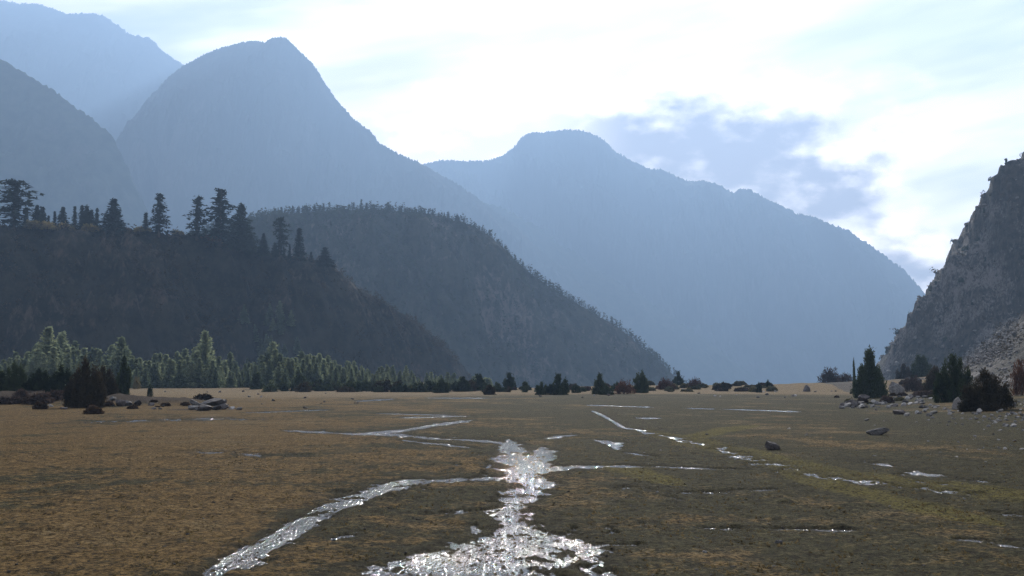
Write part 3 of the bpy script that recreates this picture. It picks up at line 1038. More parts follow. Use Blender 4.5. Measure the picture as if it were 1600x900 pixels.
# ------------------------------------------------------------------ trees on the bluff
BLUFF_TREES = [
    (24, 284, 'flat', 1.25, 'broad flat-topped dark conifer at the left edge of the bluff'),
    (178, 312, 'dense', 1.15, 'dense cone-shaped dark conifer standing alone on the bluff crest'),
    (228, 333, 'spire', 1.2, 'small thin conifer beside a taller tiered one on the bluff'),
    (250, 304, 'tiered', 1.0, 'tall tiered conifer between small spire and golden scrub on the bluff'),
    (309, 307, 'tiered', 1.05, 'open tiered conifer just left of the tallest tree on the bluff'),
    (345, 297, 'tiered', 1.15, 'tallest tiered conifer on the bluff crest'),
    (377, 321, 'dense', 1.0, 'bulky dark conifer just right of the tallest tree on the bluff'),
    (438, 341, 'flat', 0.85, 'wind-shaped conifer with a flat open top right of the bulky tree'),
    (468, 357, 'spire', 1.2, 'slim spire conifer beside the flat-topped tree on the bluff'),
    (508, 387, 'dense', 1.35, 'rounded dark conifer lowest on the sloping end of the bluff'),
    (486, 394, 'spire', 1.3, 'short dark conifer between slim spire and rounded tree'),
    (-30, 300, 'dense', 1.2, 'dark conifer cut by the left edge of the picture'),
]
for i, (px, top, st, wid, lab) in enumerate(BLUFF_TREES):
    x, y, z = crest_at(SPUR, px)
    y -= 6; z -= 3.5
    x = (px - 800) / F_PX * y * 1.0 / (math.cos(PITCH)) * 1.0
    x = ray(px, top)[0] * y
    h = at(px, top, y)[2] - z
    plant('conifer', 'tree', ('bluff', st, i), lambda st=st, i=i: conifer(300 + i, st), LEAF_DARK, (x, y, z), (h * wid * 1.25, h * wid * 1.25, h), pyr.uniform(0, 6.28),
          lab, 'tree', 'dark conifers along the bluff crest')
for i in range(22):
    px = pyr.uniform(40, 165) if i < 15 else pyr.uniform(385, 470)
    top = pyr.uniform(321, 338) if i < 15 else pyr.uniform(362, 385)
    x, y, z = crest_at(SPUR, px)
    y += pyr.uniform(4, 30) if i < 15 else pyr.uniform(-8, 4); z -= 3
    x = ray(px, top)[0] * y
    h = at(px, top, y)[2] - z
    k = i % 4
    plant('conifer', 'tree', ('row', k), lambda k=k: conifer(340 + k, 'spire' if k % 2 else 'dense'), LEAF_DARK, (x, y, z), (h * 1.05, h * 1.05, h), pyr.uniform(0, 6.28),
          'small dark conifer in the row behind golden scrub on the bluff' if i < 15 else 'small dark conifer filling the gap among the trees right of the tallest',
          'tree', 'row of small conifers behind the golden scrub' if i < 15 else 'small conifers on the sloping end of the bluff')
for i in range(30):
    px = pyr.choice([pyr.uniform(50, 160), pyr.uniform(50, 160), pyr.uniform(185, 300), pyr.uniform(320, 350)])
    x, y, z = crest_at(SPUR, px)
    y -= pyr.uniform(2, 8)
    x = ray(px, 350)[0] * y
    s = pyr.uniform(2.2, 4.6) if px < 165 else pyr.uniform(1.5, 3.2)
    gold = px < 165 or pyr.random() < 0.5
    plant('golden_bush' if gold else 'russet_bush', 'bush', ('gold', i % 3), lambda i=i: twiggy(360 + i % 3, 500, 1.0, 0.12), LEAF_GOLD if gold else LEAF_RED, (x, y, z - 1.2), s, pyr.uniform(0, 6.28),
          'sunlit golden bush on the crest of the dark bluff' if gold else 'russet bush on the crest of the dark bluff', 'bush', 'golden scrub on the bluff crest' if gold else 'russet scrub on the bluff crest')

# scrub clinging to the face of the bluff and to the hill: one mass each
def scatter_on(data, n, kind, seed, pick, size, leaf, mat, name, label, per_tree=26):
    X, Y, Z = data[4], data[5], data[6]
    r = np.random.default_rng(seed)
    nt = X.shape[0]
    c0 = nt // 4 - 1
    i = r.uniform(c0, nt - 2, n * 3); j = r.uniform(0, X.shape[1] - 2, n * 3)
    i0, j0 = i.astype(int), j.astype(int)
    fi, fj = i - i0, j - j0
    def bl(A):
        return (A[i0, j0] * (1 - fi) * (1 - fj) + A[i0 + 1, j0] * fi * (1 - fj) + A[i0, j0 + 1] * (1 - fi) * fj + A[i0 + 1, j0 + 1] * fi * fj)
    x, y, z = bl(X), bl(Y), bl(Z)
    keep = pick(x, y, z, i / nt, r)
    x, y, z = x[keep][:n], y[keep][:n], z[keep][:n]
    n = len(x)
    # crown sprays of a small conifer or a bush
    t = np.tile(np.linspace(0.05, 1, per_tree), (n, 1))
    hgt = r.uniform(size[0], size[1], n)[:, None]
    wid = hgt * (0.20 if kind == 'conifer' else 0.55)
    a = r.uniform(0, 6.283, (n, per_tree))
    prof = (1 - t) ** 0.8 if kind == 'conifer' else np.sqrt(np.clip(1 - (t - 0.3) ** 2 / 0.5, 0, 1))
    rr = wid * prof * r.uniform(0.5, 1.0, (n, per_tree))
    C = np.stack([x[:, None] + rr * np.cos(a), y[:, None] + rr * np.sin(a), z[:, None] - 0.3 + t * hgt], 2).reshape(-1, 3)
    O = np.stack([np.cos(a), np.sin(a), 0 * a + (0.2 if kind == 'conifer' else 0.5)], 2).reshape(-1, 3)
    V, F = sprays(C, O, np.repeat(hgt[:, 0] * leaf, per_tree), r, 0.5, 1, 0.5)
    o = mesh_object(name, V, F, mat)
    tag(o, label, kind='stuff')
    return o


def pick_hill(x, y, z, t, r):
    px, py = to_pixel(x, y, z)
    d = 0.5 + 0.9 * fbm(x / 90, z / 60, 3, 401)
    d = d + 0.35 * (1 - smooth(px, 560, 800)) - 0.45 * smooth(px, 740, 960) + 0.8 * (t < 0.30)
    return (r.random(len(x)) < d) & (z > -25) & (px > 200)


scatter_on(HILL, 5200, 'conifer', 5, pick_hill, (4, 11), 0.22, LEAF_WOOD, 'forest', 'dark conifer forest covering the rounded hill in the middle', 20)


def pick_bluff(x, y, z, t, r):
    px, py = to_pixel(x, y, z)
    d = 0.25 + 0.9 * fbm(x / 22, z / 16, 3, 411)
    return (r.random(len(x)) < d) & (z > -5)


scatter_on(SPUR, 3000, 'bush', 6, pick_bluff, (1.2, 4.5), 0.30, LEAF_BROWN, 'undergrowth', 'dark scrub clinging to the face of the bluff', 16)

# conifers that stand up along the crest of the wooded hill
for i in range(84):
    px = 420 + 370 * (i + pyr.uniform(-0.4, 0.4)) / 84
    x, y, z = crest_at(HILL, px)
    px += pyr.gauss(0, 4)
    x, y, z = crest_at(HILL, px)
    h = pyr.choice([5, 7, 9, 11, 13]) * pyr.uniform(0.8, 1.2) * (1.0 if px < 720 else 0.7) * 0.66
    k = i % 5
    plant('conifer', 'tree', ('crest', k), lambda k=k: conifer(420 + k, 'spire' if k % 2 else 'tiered'), LEAF_WOOD, (x, y - 3, z - 1.2), (h * 1.2, h * 1.2, h), pyr.uniform(0, 6.28),
          'tiny conifer on the skyline of the rounded wooded hill', 'tree', 'conifers on the skyline of the wooded hill')

# ------------------------------------------------------------------ pale young conifers below the bluff
ENV = np.array([(-40, 548), (0, 543), (40, 546), (65, 518), (85, 514), (110, 524), (140, 540), (190, 530), (215, 545), (245, 546), (265, 540), (300, 540), (322, 522), (345, 548), (380, 560), (405, 556), (430, 530), (455, 545), (500, 552), (560, 566), (640, 574), (720, 582), (770, 592)], float)
GROVE_NAMED = {(76, 513): 'tallest pale conifer of the grove left of the middle of the bluff foot', (190, 529): 'pale spire-topped conifer standing clear behind the bank of dark junipers', (321, 519): 'tall pale conifer rising over the grove beyond the stone heap'}
def grove_tree(px, top, depth, label, idx):
    x = ray(px, top)[0] * depth
    z = float(base_height(np.array([x]), np.array([depth]))[0]) - 0.1
    h = max(2.5, at(px, top, depth)[2] - z)
    k = idx % 7
    w = pyr.uniform(0.95, 1.25)
    plant('young_conifer', 'tree', ('young', k), lambda k=k: conifer(500 + k, 'young'), LEAF_PALE, (x, depth, z), (h * w, h * w, h), pyr.uniform(0, 6.28), label, 'tree', 'pale young conifers below the bluff')
for i, ((px, top), lab) in enumerate(GROVE_NAMED.items()):
    grove_tree(px, top, 318 + 3 * i, lab, i)
for i in range(230):
    px = -30 + 640 * (i + pyr.uniform(-0.6, 0.6)) / 180 if i < 180 else pyr.uniform(560, 765)
    near = pyr.random()
    top = np.interp(px, ENV[:, 0], ENV[:, 1]) + near ** 0.7 * 30 * (1 if px < 480 else 0.5) + pyr.uniform(-3, 8)
    depth = 352 - 50 * near if px < 480 else 365 - 50 * near + (px - 480) * 0.25
    grove_tree(px, min(top, 592), depth, 'pale green young conifer in the ' + ('crowded grove behind the left bank of dark bushes' if px < 215 else 'grove beyond the stone heap' if px < 385 else 'grove under the gully of the bluff' if px < 520 else 'dwindling belt behind the far dark junipers'), i)
# a few that climb the gully in the bluff
for i in range(26):
    px = pyr.gauss(428, 24)
    t = pyr.uniform(0.30, 0.95)
    X, Y, Z = SPUR[4], SPUR[5], SPUR[6]
    c0 = X.shape[0] // 4
    row = int(c0 + (X.shape[0] - 1 - c0) * (0.55 + 0.42 * t))
    cp, _ = to_pixel(X[row], Y[row], Z[row])
    j = int(np.argmin(np.abs(cp - px)))
    h = pyr.uniform(6, 11)
    k = i % 7
    plant('young_conifer', 'tree', ('young', k), lambda k=k: conifer(500 + k, 'young'), LEAF_PALE, (X[row, j], Y[row, j], Z[row, j] - 0.4), (h, h, h), pyr.uniform(0, 6.28),
          'pale green conifer climbing the gully in the face of the bluff', 'tree', 'pale conifers in the gully of the bluff')

# ------------------------------------------------------------------ junipers and bushes of the meadow edge
SP = {
    'cone': [(0, 0, 0.34, 1.0)],
    'twin': [(0, 0, 0.30, 1.0), (0.24, 0.05, 0.30, 0.72), (-0.22, 0, 0.28, 0.62)],
    'wide': [(0, 0, 0.42, 1.0), (0.42, 0.1, 0.40, 0.78), (-0.42, 0, 0.40, 0.72), (0.1, -0.3, 0.4, 0.6)],
    'multi': [(-0.12, 0, 0.26, 0.98), (0.10, 0, 0.30, 1.0), (0.36, 0.05, 0.28, 0.62), (-0.34, 0.05, 0.26, 0.66), (0.0, -0.25, 0.32, 0.55)],
    'shag': [(0, 0, 0.30, 1.0), (0.30, 0.1, 0.30, 0.88), (-0.30, 0, 0.28, 0.80), (0.1, -0.3, 0.34, 0.66), (0.52, -0.05, 0.26, 0.66), (-0.52, 0.05, 0.27, 0.58), (0.66, 0, 0.2, 0.42), (-0.66, -0.1, 0.2, 0.4), (-0.15, -0.4, 0.3, 0.45)],
    'tall': [(0.02, 0, 0.24, 1.0), (-0.20, 0.0, 0.24, 0.62), (0.16, -0.1, 0.26, 0.60), (-0.32, 0.05, 0.2, 0.42), (0.30, 0, 0.2, 0.38)],
}
# px, top, base, half width in px, shape, leaf, label
J, B_, R_, T_ = LEAF_JUNIPER, LEAF_BROWN, LEAF_RED, LEAF_TWIG
BUSHES = [
    (1360, 547, 622, 26, 'tall', J, 'tall dark juniper with a pointed top beside the pale track'),
    (1490, 552, 628, 34, 'shag', J, 'large dark juniper with several points left of the rounded bush'),
    (1541, 578, 642, 44, 'shag', B_, 'broad rounded dark juniper at the foot of the scree'),
    (1462, 574, 615, 20, 'twin', B_, 'brownish juniper leaning on the large pointed juniper'),
    (1335, 566, 612, 2.4, 'cone', J, 'slender young conifer left of the tall juniper'),
    (132, 561, 637, 34, 'shag', B_, 'big shaggy dark bush at the front of the left bank'),
    (160, 572, 622, 26, 'shag', B_, 'brown shaggy bush behind the big one on the left bank'),
    (95, 572, 612, 26, 'shag', J, 'dark bush on the left bank next to the big shaggy one'),
    (60, 577, 607, 24, 'shag', J, 'low dark bush in the middle of the left bank'),
    (22, 566, 606, 24, 'shag', J, 'dark pointed bush near the left edge on the bank'),
    (-10, 572, 606, 22, 'wide', J, 'dark bush cut by the left edge of the picture'),
    (193, 561, 606, 14, 'twin', J, 'dark upright juniper behind the bleached log'),
    (401, 583, 608, 9, 'cone', J, 'single dark juniper at the meadow edge under the gully'),
    (466, 582, 609, 14, 'twin', J, 'dark juniper right of the single one, below the gully'),
    (500, 593, 609, 12, 'wide', J, 'low dark juniper second right of the gully foot'),
    (545, 596, 611, 16, 'wide', J, 'low spreading juniper at the far edge above the far left puddle'),
    (592, 602, 613, 9, 'wide', J, 'tiny low juniper between two spreading ones at the far edge'),
    (625, 598, 613, 15, 'wide', J, 'low spreading juniper right of the tiny one'),
    (657, 599, 613, 11, 'twin', J, 'small twin-topped juniper left of the pointed one at the far edge'),
    (690, 592, 614, 14, 'twin', J, 'pointed dark juniper above the long far puddle'),
    (722, 590, 612, 14, 'twin', J, 'dark juniper left of the taller cone at the far edge'),
    (748, 585, 610, 13, 'multi', J, 'cone-shaped dark juniper above the right end of the long puddle'),
    (765, 601, 617, 11, 'twin', B_, 'low dark juniper in front of the cone-shaped one'),
    (795, 584, 609, 12, 'twin', J, 'dark juniper standing alone on the bare bank near the middle'),
    (820, 597, 610, 6, 'cone', J, 'very small juniper right of the lone one on the bank'),
    (846, 597, 617, 11, 'wide', J, 'low juniper touching the wide one right of the middle'),
    (872, 586, 617, 18, 'wide', J, 'wide dark juniper on the far edge right of the middle'),
    (900, 600, 614, 8, 'wide', J, 'little juniper tucked against the wide one'),
    (937, 585, 616, 13, 'tall', J, 'pointed juniper left of the russet bush'),
    (948, 603, 617, 13, 'wide', J, 'low round juniper in front of the pointed one'),
    (965, 596, 611, 9, 'wide', J, 'dark juniper behind the russet bush'),
    (1001, 581, 614, 15, 'multi', J, 'full dark juniper right of the russet bush'),
    (1060, 581, 606, 9, 'tall', J, 'slim pointed juniper between two russet bushes'),
    (1200, 594, 606, 6, 'twin', J, 'tiny far juniper on the empty skyline of the meadow'),
    (1186, 597, 607, 5, 'wide', J, 'tiny low bush beside the tiny far juniper'),
    (1130, 597, 607, 14, 'wide', B_, 'low brown bush on the skyline right of the russet bushes'),
    (1440, 556, 590, 20, 'multi', J, 'dark juniper clump at the foot of the rocky mountainside'),
    (1412, 570, 590, 14, 'wide', B_, 'brown brush at the foot of the rocky mountainside'),
    (1150, 598, 608, 9, 'wide', B_, 'small brown bush right of the low brown one on the skyline'),
]
TWIGGY = [
    (975, 594, 616, 16, R_, 'russet bush flanked by dark junipers at the far edge'),
    (1040, 591, 609, 14, R_, 'russet bush left of the slim pointed juniper'),
    (1086, 591, 605, 12, R_, 'russet bush right of the slim pointed juniper'),
    (1297, 575, 602, 18, T_, 'round bare-twigged bush beside the pale track'),
    (1322, 583, 603, 12, T_, 'smaller bare-twigged bush between the round one and the tall juniper'),
    (1596, 562, 618, 15, R_, 'red-brown bush at the right edge by the scree'),
    (1425, 588, 612, 16, T_, 'bare-twigged bush left of the large pointed juniper'),
    (234, 600, 620, 5, J, 'thin little sapling on the brown turf right of the log'),
    (213, 588, 608, 6, LEAF_GOLD, 'small yellow-green shrub behind the log'),
]
NEAR = {160: 132, 95: 134, 60: 139, 22: 143, -10: 143, 193: 158}


def on_depth(px, d):
    x = ray(px, 600)[0] * d
    return x, d, float(base_height(np.array([x]), np.array([float(d)]))[0])


for i, (px, top, bot, hw, shp, lf, lab) in enumerate(BUSHES):
    x, y, z = ground_at(px, bot) if px not in NEAR else on_depth(px, NEAR[px])
    h = at(px, top, y)[2] - z
    ext = max(abs(s[0]) + s[2] * 0.9 for s in SP[shp])
    w = hw * y / F_PX / ext
    big = hw >= 20
    plant('juniper', 'bush', ('jun', i), lambda i=i, shp=shp, big=big: juniper(600 + i, SP[shp], 9000 if big else 2600, 0.040 if big else 0.07, 0.22), lf,
          (x, y, z - 0.05), (w, w, h), pyr.choice([0, math.pi]) + pyr.uniform(-0.3, 0.3) if False else 0.0, lab, 'bush')
for i, (px, top, bot, hw, lf, lab) in enumerate(TWIGGY):
    x, y, z = ground_at(px, bot)
    h = at(px, top, y)[2] - z
    w = hw * y / F_PX
    plant('twiggy_bush', 'bush', ('twig', i), lambda i=i: twiggy(700 + i, 1500, 1.0, 0.075), lf, (x, y, z - 0.05), (w, w, h), 0.0, lab, 'bush')


for i in range(64):
    px = pyr.uniform(420, 800) if i < 50 else pyr.uniform(800, 960)
    bot = 609.0 + pyr.uniform(-1, 4) if i < 50 else pyr.uniform(607, 614)
    x, y, z = ground_at(px, bot)
    h = pyr.uniform(1.2, 3.0) if i < 50 else pyr.uniform(0.8, 1.8)
    w = h * pyr.uniform(0.9, 1.6)
    k = i % 5
    plant('juniper', 'bush', ('hedge', k), lambda k=k: juniper(660 + k, SP[('wide', 'shag', 'twin', 'shag', 'multi')[k]], 700, 0.10, 0.3), J if i % 4 else B_, (x, y, z - 0.1), (w, w, h), pyr.uniform(0, 6.28),
          'low dark scrub juniper filling the hedge along the far meadow edge' if i < 50 else 'low dark scrub juniper between the larger ones right of the middle', 'bush',
          'low junipers of the far hedge' if i < 50 else 'low junipers right of the middle')


# low cushions of scrub
def cushion_at(px, bot, wpx, mat, label, group, k):
    x, y, z = ground_at(px, bot)
    w = wpx * y / F_PX
    me = shared('cushion_shrub', ('cushion', k, mat.name), lambda: cushion(800 + k), mat)
    o = bpy.data.objects.new('cushion_shrub', me)
    COL.objects.link(o)
    o.location = (x, y, z - 0.06 * w)
    o.rotation_euler = (0, 0, pyr.uniform(0, 6.28))
    o.scale = (w, w, w * pyr.uniform(0.7, 1.2))
    tag(o, label, 'shrub', group)
    return o


cushion_at(146, 647, 36, LEAF_UMBER, 'dark brown cushion shrub alone in front of the left bank', None, 0)
cushion_at(318, 626, 34, LEAF_UMBER, 'dark cushion of scrub on top of the stone heap', None, 1)
for i in range(60):
    px, py = pyr.uniform(-10, 180), pyr.uniform(606, 632)
    cushion_at(px, py, pyr.uniform(16, 40), LEAF_UMBER if i % 3 else LEAF_TWIG, 'low brown cushion shrub on the debris bank at the left edge', 'brown cushions on the left bank', i % 4)
for i in range(14):
    cushion_at(pyr.uniform(200, 300), pyr.uniform(619, 634), pyr.uniform(8, 20), LEAF_UMBER, 'low brown cushion shrub between the log and the stone heap', 'brown cushions between log and heap', i % 4)
for i in range(46):
    px = pyr.uniform(1010, 1210)
    cushion_at(px, pyr.uniform(603, 611), pyr.uniform(8, 20), LEAF_OLIVE if i % 4 else LEAF_UMBER, 'low olive cushion on the bank right of the russet bushes', 'olive cushions on the far bank', i % 4)
for i in range(40):
    px = pyr.uniform(770, 1010)
    cushion_at(px, pyr.uniform(606, 613), pyr.uniform(6, 14), LEAF_UMBER if i % 2 else LEAF_TWIG, 'low brown cushion among the junipers of the bare far bank', 'brown cushions on the far bank', i % 4)
for i in range(34):
    cushion_at(pyr.uniform(1300, 1590), pyr.uniform(596, 632), pyr.uniform(10, 24), pyr.choice([LEAF_OLIVE, LEAF_UMBER, LEAF_TWIG]), 'low scrub cushion among the rubble below the rocky mountainside', 'cushions among the rubble', i % 4)


# ================================================================== stones
def mat_stone(name, a, b, scale=1.0):
    m, g = material(name)
    P = g.node('ShaderNodeTexCoord').outputs['Object']
    rnd = g.node('ShaderNodeObjectInfo').outputs['Random']
    n = g.noise(P, 3.0 * scale, 5, 0.65)
    n2 = g.noise(P, 14.0 * scale, 4, 0.7)
    c = g.mix(g.ramp(g.add(g.mul(n, 0.7), g.mul(n2, 0.3), g.mul(g.sub(rnd, 0.5), 0.35)), 0.3, 0.7), a, b)
    g.out(g.principled(Base_Color=c, Roughness=0.8, Specular_IOR_Level=0.25, Normal=g.bump(g.add(n, g.mul(n2, 0.5)), 0.8, 0.08)))
    return m


STONE = mat_stone('grey_stone', (0.085, 0.080, 0.076), (0.24, 0.225, 0.21))
STONE_DARK = mat_stone('dark_stone', (0.045, 0.039, 0.037), (0.13, 0.113, 0.105))
STONE_PALE = mat_stone('pale_stone', (0.24, 0.225, 0.205), (0.45, 0.42, 0.39))
WOOD = mat_bark('bleached_wood', (0.28, 0.25, 0.22), (0.50, 0.46, 0.41))

_t = (1 + 5 ** 0.5) / 2
ICO_V = np.array([(-1, _t, 0), (1, _t, 0), (-1, -_t, 0), (1, -_t, 0), (0, -1, _t), (0, 1, _t), (0, -1, -_t), (0, 1, -_t), (_t, 0, -1), (_t, 0, 1), (-_t, 0, -1), (-_t, 0, 1)], float)
ICO_V /= np.linalg.norm(ICO_V[0])
ICO_F = np.array([(0, 11, 5), (0, 5, 1), (0, 1, 7), (0, 7, 10), (0, 10, 11), (1, 5, 9), (5, 11, 4), (11, 10, 2), (10, 7, 6), (7, 1, 8), (3, 9, 4), (3, 4, 2), (3, 2, 6), (3, 6, 8), (3, 8, 9), (4, 9, 5), (2, 4, 11), (6, 2, 10), (8, 6, 7), (9, 8, 1)])


def subdivide(V, F):
    cache, V, out = {}, list(map(tuple, V)), []
    def mid(a, b):
        k = (min(a, b), max(a, b))
        if k not in cache:
            p = (np.array(V[a]) + np.array(V[b])) / 2
            V.append(tuple(p / np.linalg.norm(p)))
            cache[k] = len(V) - 1
        return cache[k]
    for a, b, c in F:
        x, y, z = mid(a, b), mid(b, c), mid(c, a)
        out += [(a, x, z), (b, y, x), (c, z, y), (x, y, z)]
    return np.array(V), np.array(out)


ICO1 = subdivide(ICO_V, ICO_F)
ICO2 = subdivide(*ICO1)
ICO3 = subdivide(*ICO2)


def rock(seed, level=1, planes=15, squash=0.6):
    """angular unit rock, about one unit across: a ball cut by random planes"""
    r = np.random.default_rng(seed)
    V, F = (ICO1, ICO2, ICO3)[level]
    V = V.copy()
    for _ in range(planes):
        n = r.normal(0, 1, 3); n /= np.linalg.norm(n)
        d = r.uniform(0.42, 0.80)
        over = V @ n - d
        V = V - np.where(over > 0, over, 0)[:, None] * n
    V = V + 0.018 * r.normal(0, 1, V.shape)
    V = V / np.abs(V).max(0) * np.array([1, r.uniform(0.65, 0.95), squash]) * 0.5
    a = r.normal(0, 0.3)
    V = V @ np.array([[math.cos(a), 0, -math.sin(a)], [0, 1, 0], [math.sin(a), 0, math.cos(a)]])
    return V, F


def stone(name, px, bot, wpx, hpx, mat, label, group=None, key=None, level=1, rz=None, sink=0.25, depth=None):
    x, y, z = ground_at(px, bot)
    w = wpx * y / F_PX
    h = hpx * y / F_PX
    key = key if key is not None else pyr.randrange(8)
    me = shared('rock', ('rock', key, level, mat.name), lambda: rock(900 + key if isinstance(key, int) else hash(key) % 1000, level), mat)
    o = bpy.data.objects.new(name, me)
    COL.objects.link(o)
    hh = me['h'] if 'h' in me else None
    if hh is None:
        co = np.empty(len(me.vertices) * 3, dtype=np.float32)
        me.vertices.foreach_get('co', co)
        co = co.reshape(-1, 3)
        me['h'] = float(co[:, 2].max() - co[:, 2].min()); me['lo'] = float(co[:, 2].min())
    sz = h / me['h'] / (1 - sink)
    o.scale = (w, w, sz)
    o.location = (x, y, z - me['lo'] * sz - sink * h / (1 - sink))
    o.rotation_euler = (0, 0, pyr.uniform(-0.5, 0.5) if rz is None else rz)
    tag(o, label, 'rock', group)
    return o


stone('boulder', 1207, 703, 28, 14, STONE_DARK, 'dark rounded boulder on the olive turf near the yellow-green channel', key=20, level=2)
stone('boulder', 1371, 680, 38, 12, STONE, 'long low wedge of brown rock on the turf at the right', key=21, level=2)
stone('boulder', 1262, 612, 16, 11, STONE_DARK, 'dark boulder on the skyline at the end of the pale track', key=22, level=2)
stone('boulder', 1495, 640, 20, 20, STONE, 'upright block of stone in front of the large pointed juniper', key=23, level=2, sink=0.1)
stone('boulder', 1398, 618, 30, 22, STONE, 'large grey boulder right of the tall juniper', key=24, level=2)
stone('boulder', 1330, 636, 28, 12, STONE_DARK, 'dark flat boulder at the left end of the rubble', key=25, level=2)
stone('boulder', 1425, 609, 30, 20, STONE_DARK, 'dark broken boulder between the tall juniper and the pointed one', key=26, level=2)
stone('boulder', 1378, 605, 22, 10, STONE_PALE, 'pale slab tilted above the rubble right of the tall juniper', key=27, level=2)
stone('boulder', 1406, 648, 22, 8, STONE_DARK, 'flat dark stone on the turf below the rubble', key=28, level=2)
stone('boulder', 1350, 626, 20, 10, STONE_DARK, 'reddish dark boulder under the tall juniper', key=29, level=2)
stone('rock', 828, 890, 10, 5, STONE_DARK, 'small dark stone in the stream at the bottom edge', key=30, level=1)
stone('rock', 811, 901, 8, 4, STONE_DARK, 'tiny dark stone in the stream left of the other one', key=31, level=1)
stone('rock', 1103, 866, 12, 6, STONE_PALE, 'pale stone on the turf right of the stream at the bottom', key=32, level=1)
stone('rock', 1216, 850, 14, 6, STONE, 'grey stone on the turf at the lower right', key=33, level=1)
# the heap beside the left bank
for i, (px, bot, w, h, m) in enumerate([(300, 641, 24, 8, STONE), (320, 642, 26, 10, STONE_DARK), (338, 641, 18, 8, STONE_DARK), (350, 640, 20, 10, STONE_DARK), (362, 640, 10, 5, STONE_PALE), (330, 634, 40, 12, STONE_DARK), (305, 634, 20, 10, STONE), (374, 641, 12, 5, STONE), (346, 632, 16, 9, STONE_DARK)]):
    stone('rock', px, bot, w, h, m, 'stone lying in the isolated stone heap on the brown turf', 'stones of the heap', key=i % 8, level=1, sink=0.2)
for i, (px, bot, w, h, m) in enumerate([(186, 633, 20, 11, STONE_DARK), (200, 634, 14, 8, STONE), (214, 634, 16, 9, STONE_DARK), (176, 631, 12, 6, STONE), (236, 634, 10, 5, STONE_DARK), (240, 640, 8, 4, STONE_DARK), (80, 636, 9, 5, STONE_PALE), (72, 635, 6, 4, STONE_PALE), (98, 640, 14, 4, STONE_DARK)]):
    stone('rock', px, bot, w, h, m, 'stone along the foot of the left debris bank', 'stones along the left bank', key=i % 8, level=1)
# rubble below the tall juniper
for i in range(70):
    px = pyr.uniform(1315, 1470); py = 640 - pyr.uniform(0, 22) * (px - 1300) / 170 - pyr.uniform(0, 6)
    s = pyr.uniform(4, 12)
    stone('rock', px, py, s, s * pyr.uniform(0.35, 0.7), pyr.choice([STONE, STONE, STONE_PALE, STONE_DARK]), 'angular stone in the rubble right of the tall juniper', 'rubble below the tall juniper', key=i % 8, level=0 if False else 0)
# stones strewn over the slope at the right edge
for i in range(150):
    px = 1600 - abs(pyr.gauss(0, 110)); py = pyr.uniform(628, 668) if i < 110 else pyr.uniform(640, 720)
    s = pyr.uniform(3, 10) * (1 if i < 110 else 0.8)
    stone('rock', px + 8, py, s, s * pyr.uniform(0.35, 0.65), pyr.choice([STONE, STONE, STONE_PALE]), 'small grey stone strewn on the stony ground at the right edge', 'stones at the right edge', key=i % 8, level=0)
# single stones on the turf
for i in range(60):
    px = pyr.uniform(950, 1590); py = pyr.uniform(655, 880)
    s = pyr.uniform(2.5, 6)
    stone('rock', px, py, s, s * 0.5, pyr.choice([STONE, STONE_DARK, STONE_PALE]), 'small loose stone on the turf right of the stream', 'loose stones on the turf', key=i % 8, level=0)
for i in range(36):
    px = pyr.uniform(800, 1330); py = pyr.uniform(604, 622)
    s = pyr.uniform(3, 7)
    stone('rock', px, py, s, s * 0.5, pyr.choice([STONE, STONE_PALE, STONE_DARK]), 'stone on the brown bank along the far edge of the meadow', 'stones on the far bank', key=i % 8, level=0)
for i in range(26):
    px = pyr.uniform(230, 560); py = pyr.uniform(612, 645)
    s = pyr.uniform(3, 6)
    stone('rock', px, py, s, s * 0.6, pyr.choice([STONE_DARK, STONE_DARK, STONE]), 'dark clod-like stone on the brown turf beyond the stone heap', 'stones on the far left turf', key=i % 8, level=0)

# bleached log leaning out of the left bank
x0, y0, z0 = ground_at(199, 617)
x1, _, z1 = at(184, 601, y0 - 0.5)
p0, p1 = np.array([x0, y0, z0 - 0.05]), np.array([x1, y0 - 0.5, z1])
mid = (p0 + p1) / 2 + np.array([0.05, 0, 0.06])
lv, lf = tube(np.array([p0, mid, p1]) - p0, [0.16, 0.14, 0.10], 9)
log = mesh_object('log', lv, lf, WOOD, True)
log.location = p0
tag(log, 'bleached log leaning up out of the debris bank on the left', 'log')
bv, bf = tube(np.array([p0 + (p1 - p0) * 0.82, p0 + (p1 - p0) * 0.86 + [-0.35, 0, 0.02]]) - p0, [0.08, 0.03], 7)
mesh_object('branch_stub', bv, bf, WOOD, True, parent=log)


# ------------------------------------------------------------------ scree and track on the right-hand slope
_SX, _SY, _SZ = SLOPE
_SPX, _SPY = to_pixel(_SX, _SY, _SZ)
# points of the slope that the camera sees: in every column of sight the ones that rise above all nearer ones
_bin = np.clip(((_SPX - 1340) / 2.0).astype(int), 0, 399)
_order = np.argsort(_SY.ravel(), kind='stable')
_seen = np.zeros(_SX.size, bool)
_hor = np.full(400, 640.0)
for _k in _order:
    _b = _bin.flat[_k]
    if _SPY.flat[_k] < _hor[_b] + 1.5:
        _seen[_k] = True
        _hor[_b] = min(_hor[_b], _SPY.flat[_k])
_seen &= (_SZ.ravel() > base_height(_SX.ravel(), _SY.ravel()) + 0.1) & (_SPX.ravel() < 1680)
SEEN = np.stack([_SX.ravel(), _SY.ravel(), _SZ.ravel(), _SPX.ravel(), _SPY.ravel()], 1)[_seen]


def slope_hit(px, py):
    d = np.hypot(SEEN[:, 3] - px, SEEN[:, 4] - py)
    k = int(np.argmin(d))
    return tuple(SEEN[k, :3]) if d[k] < 8 else None


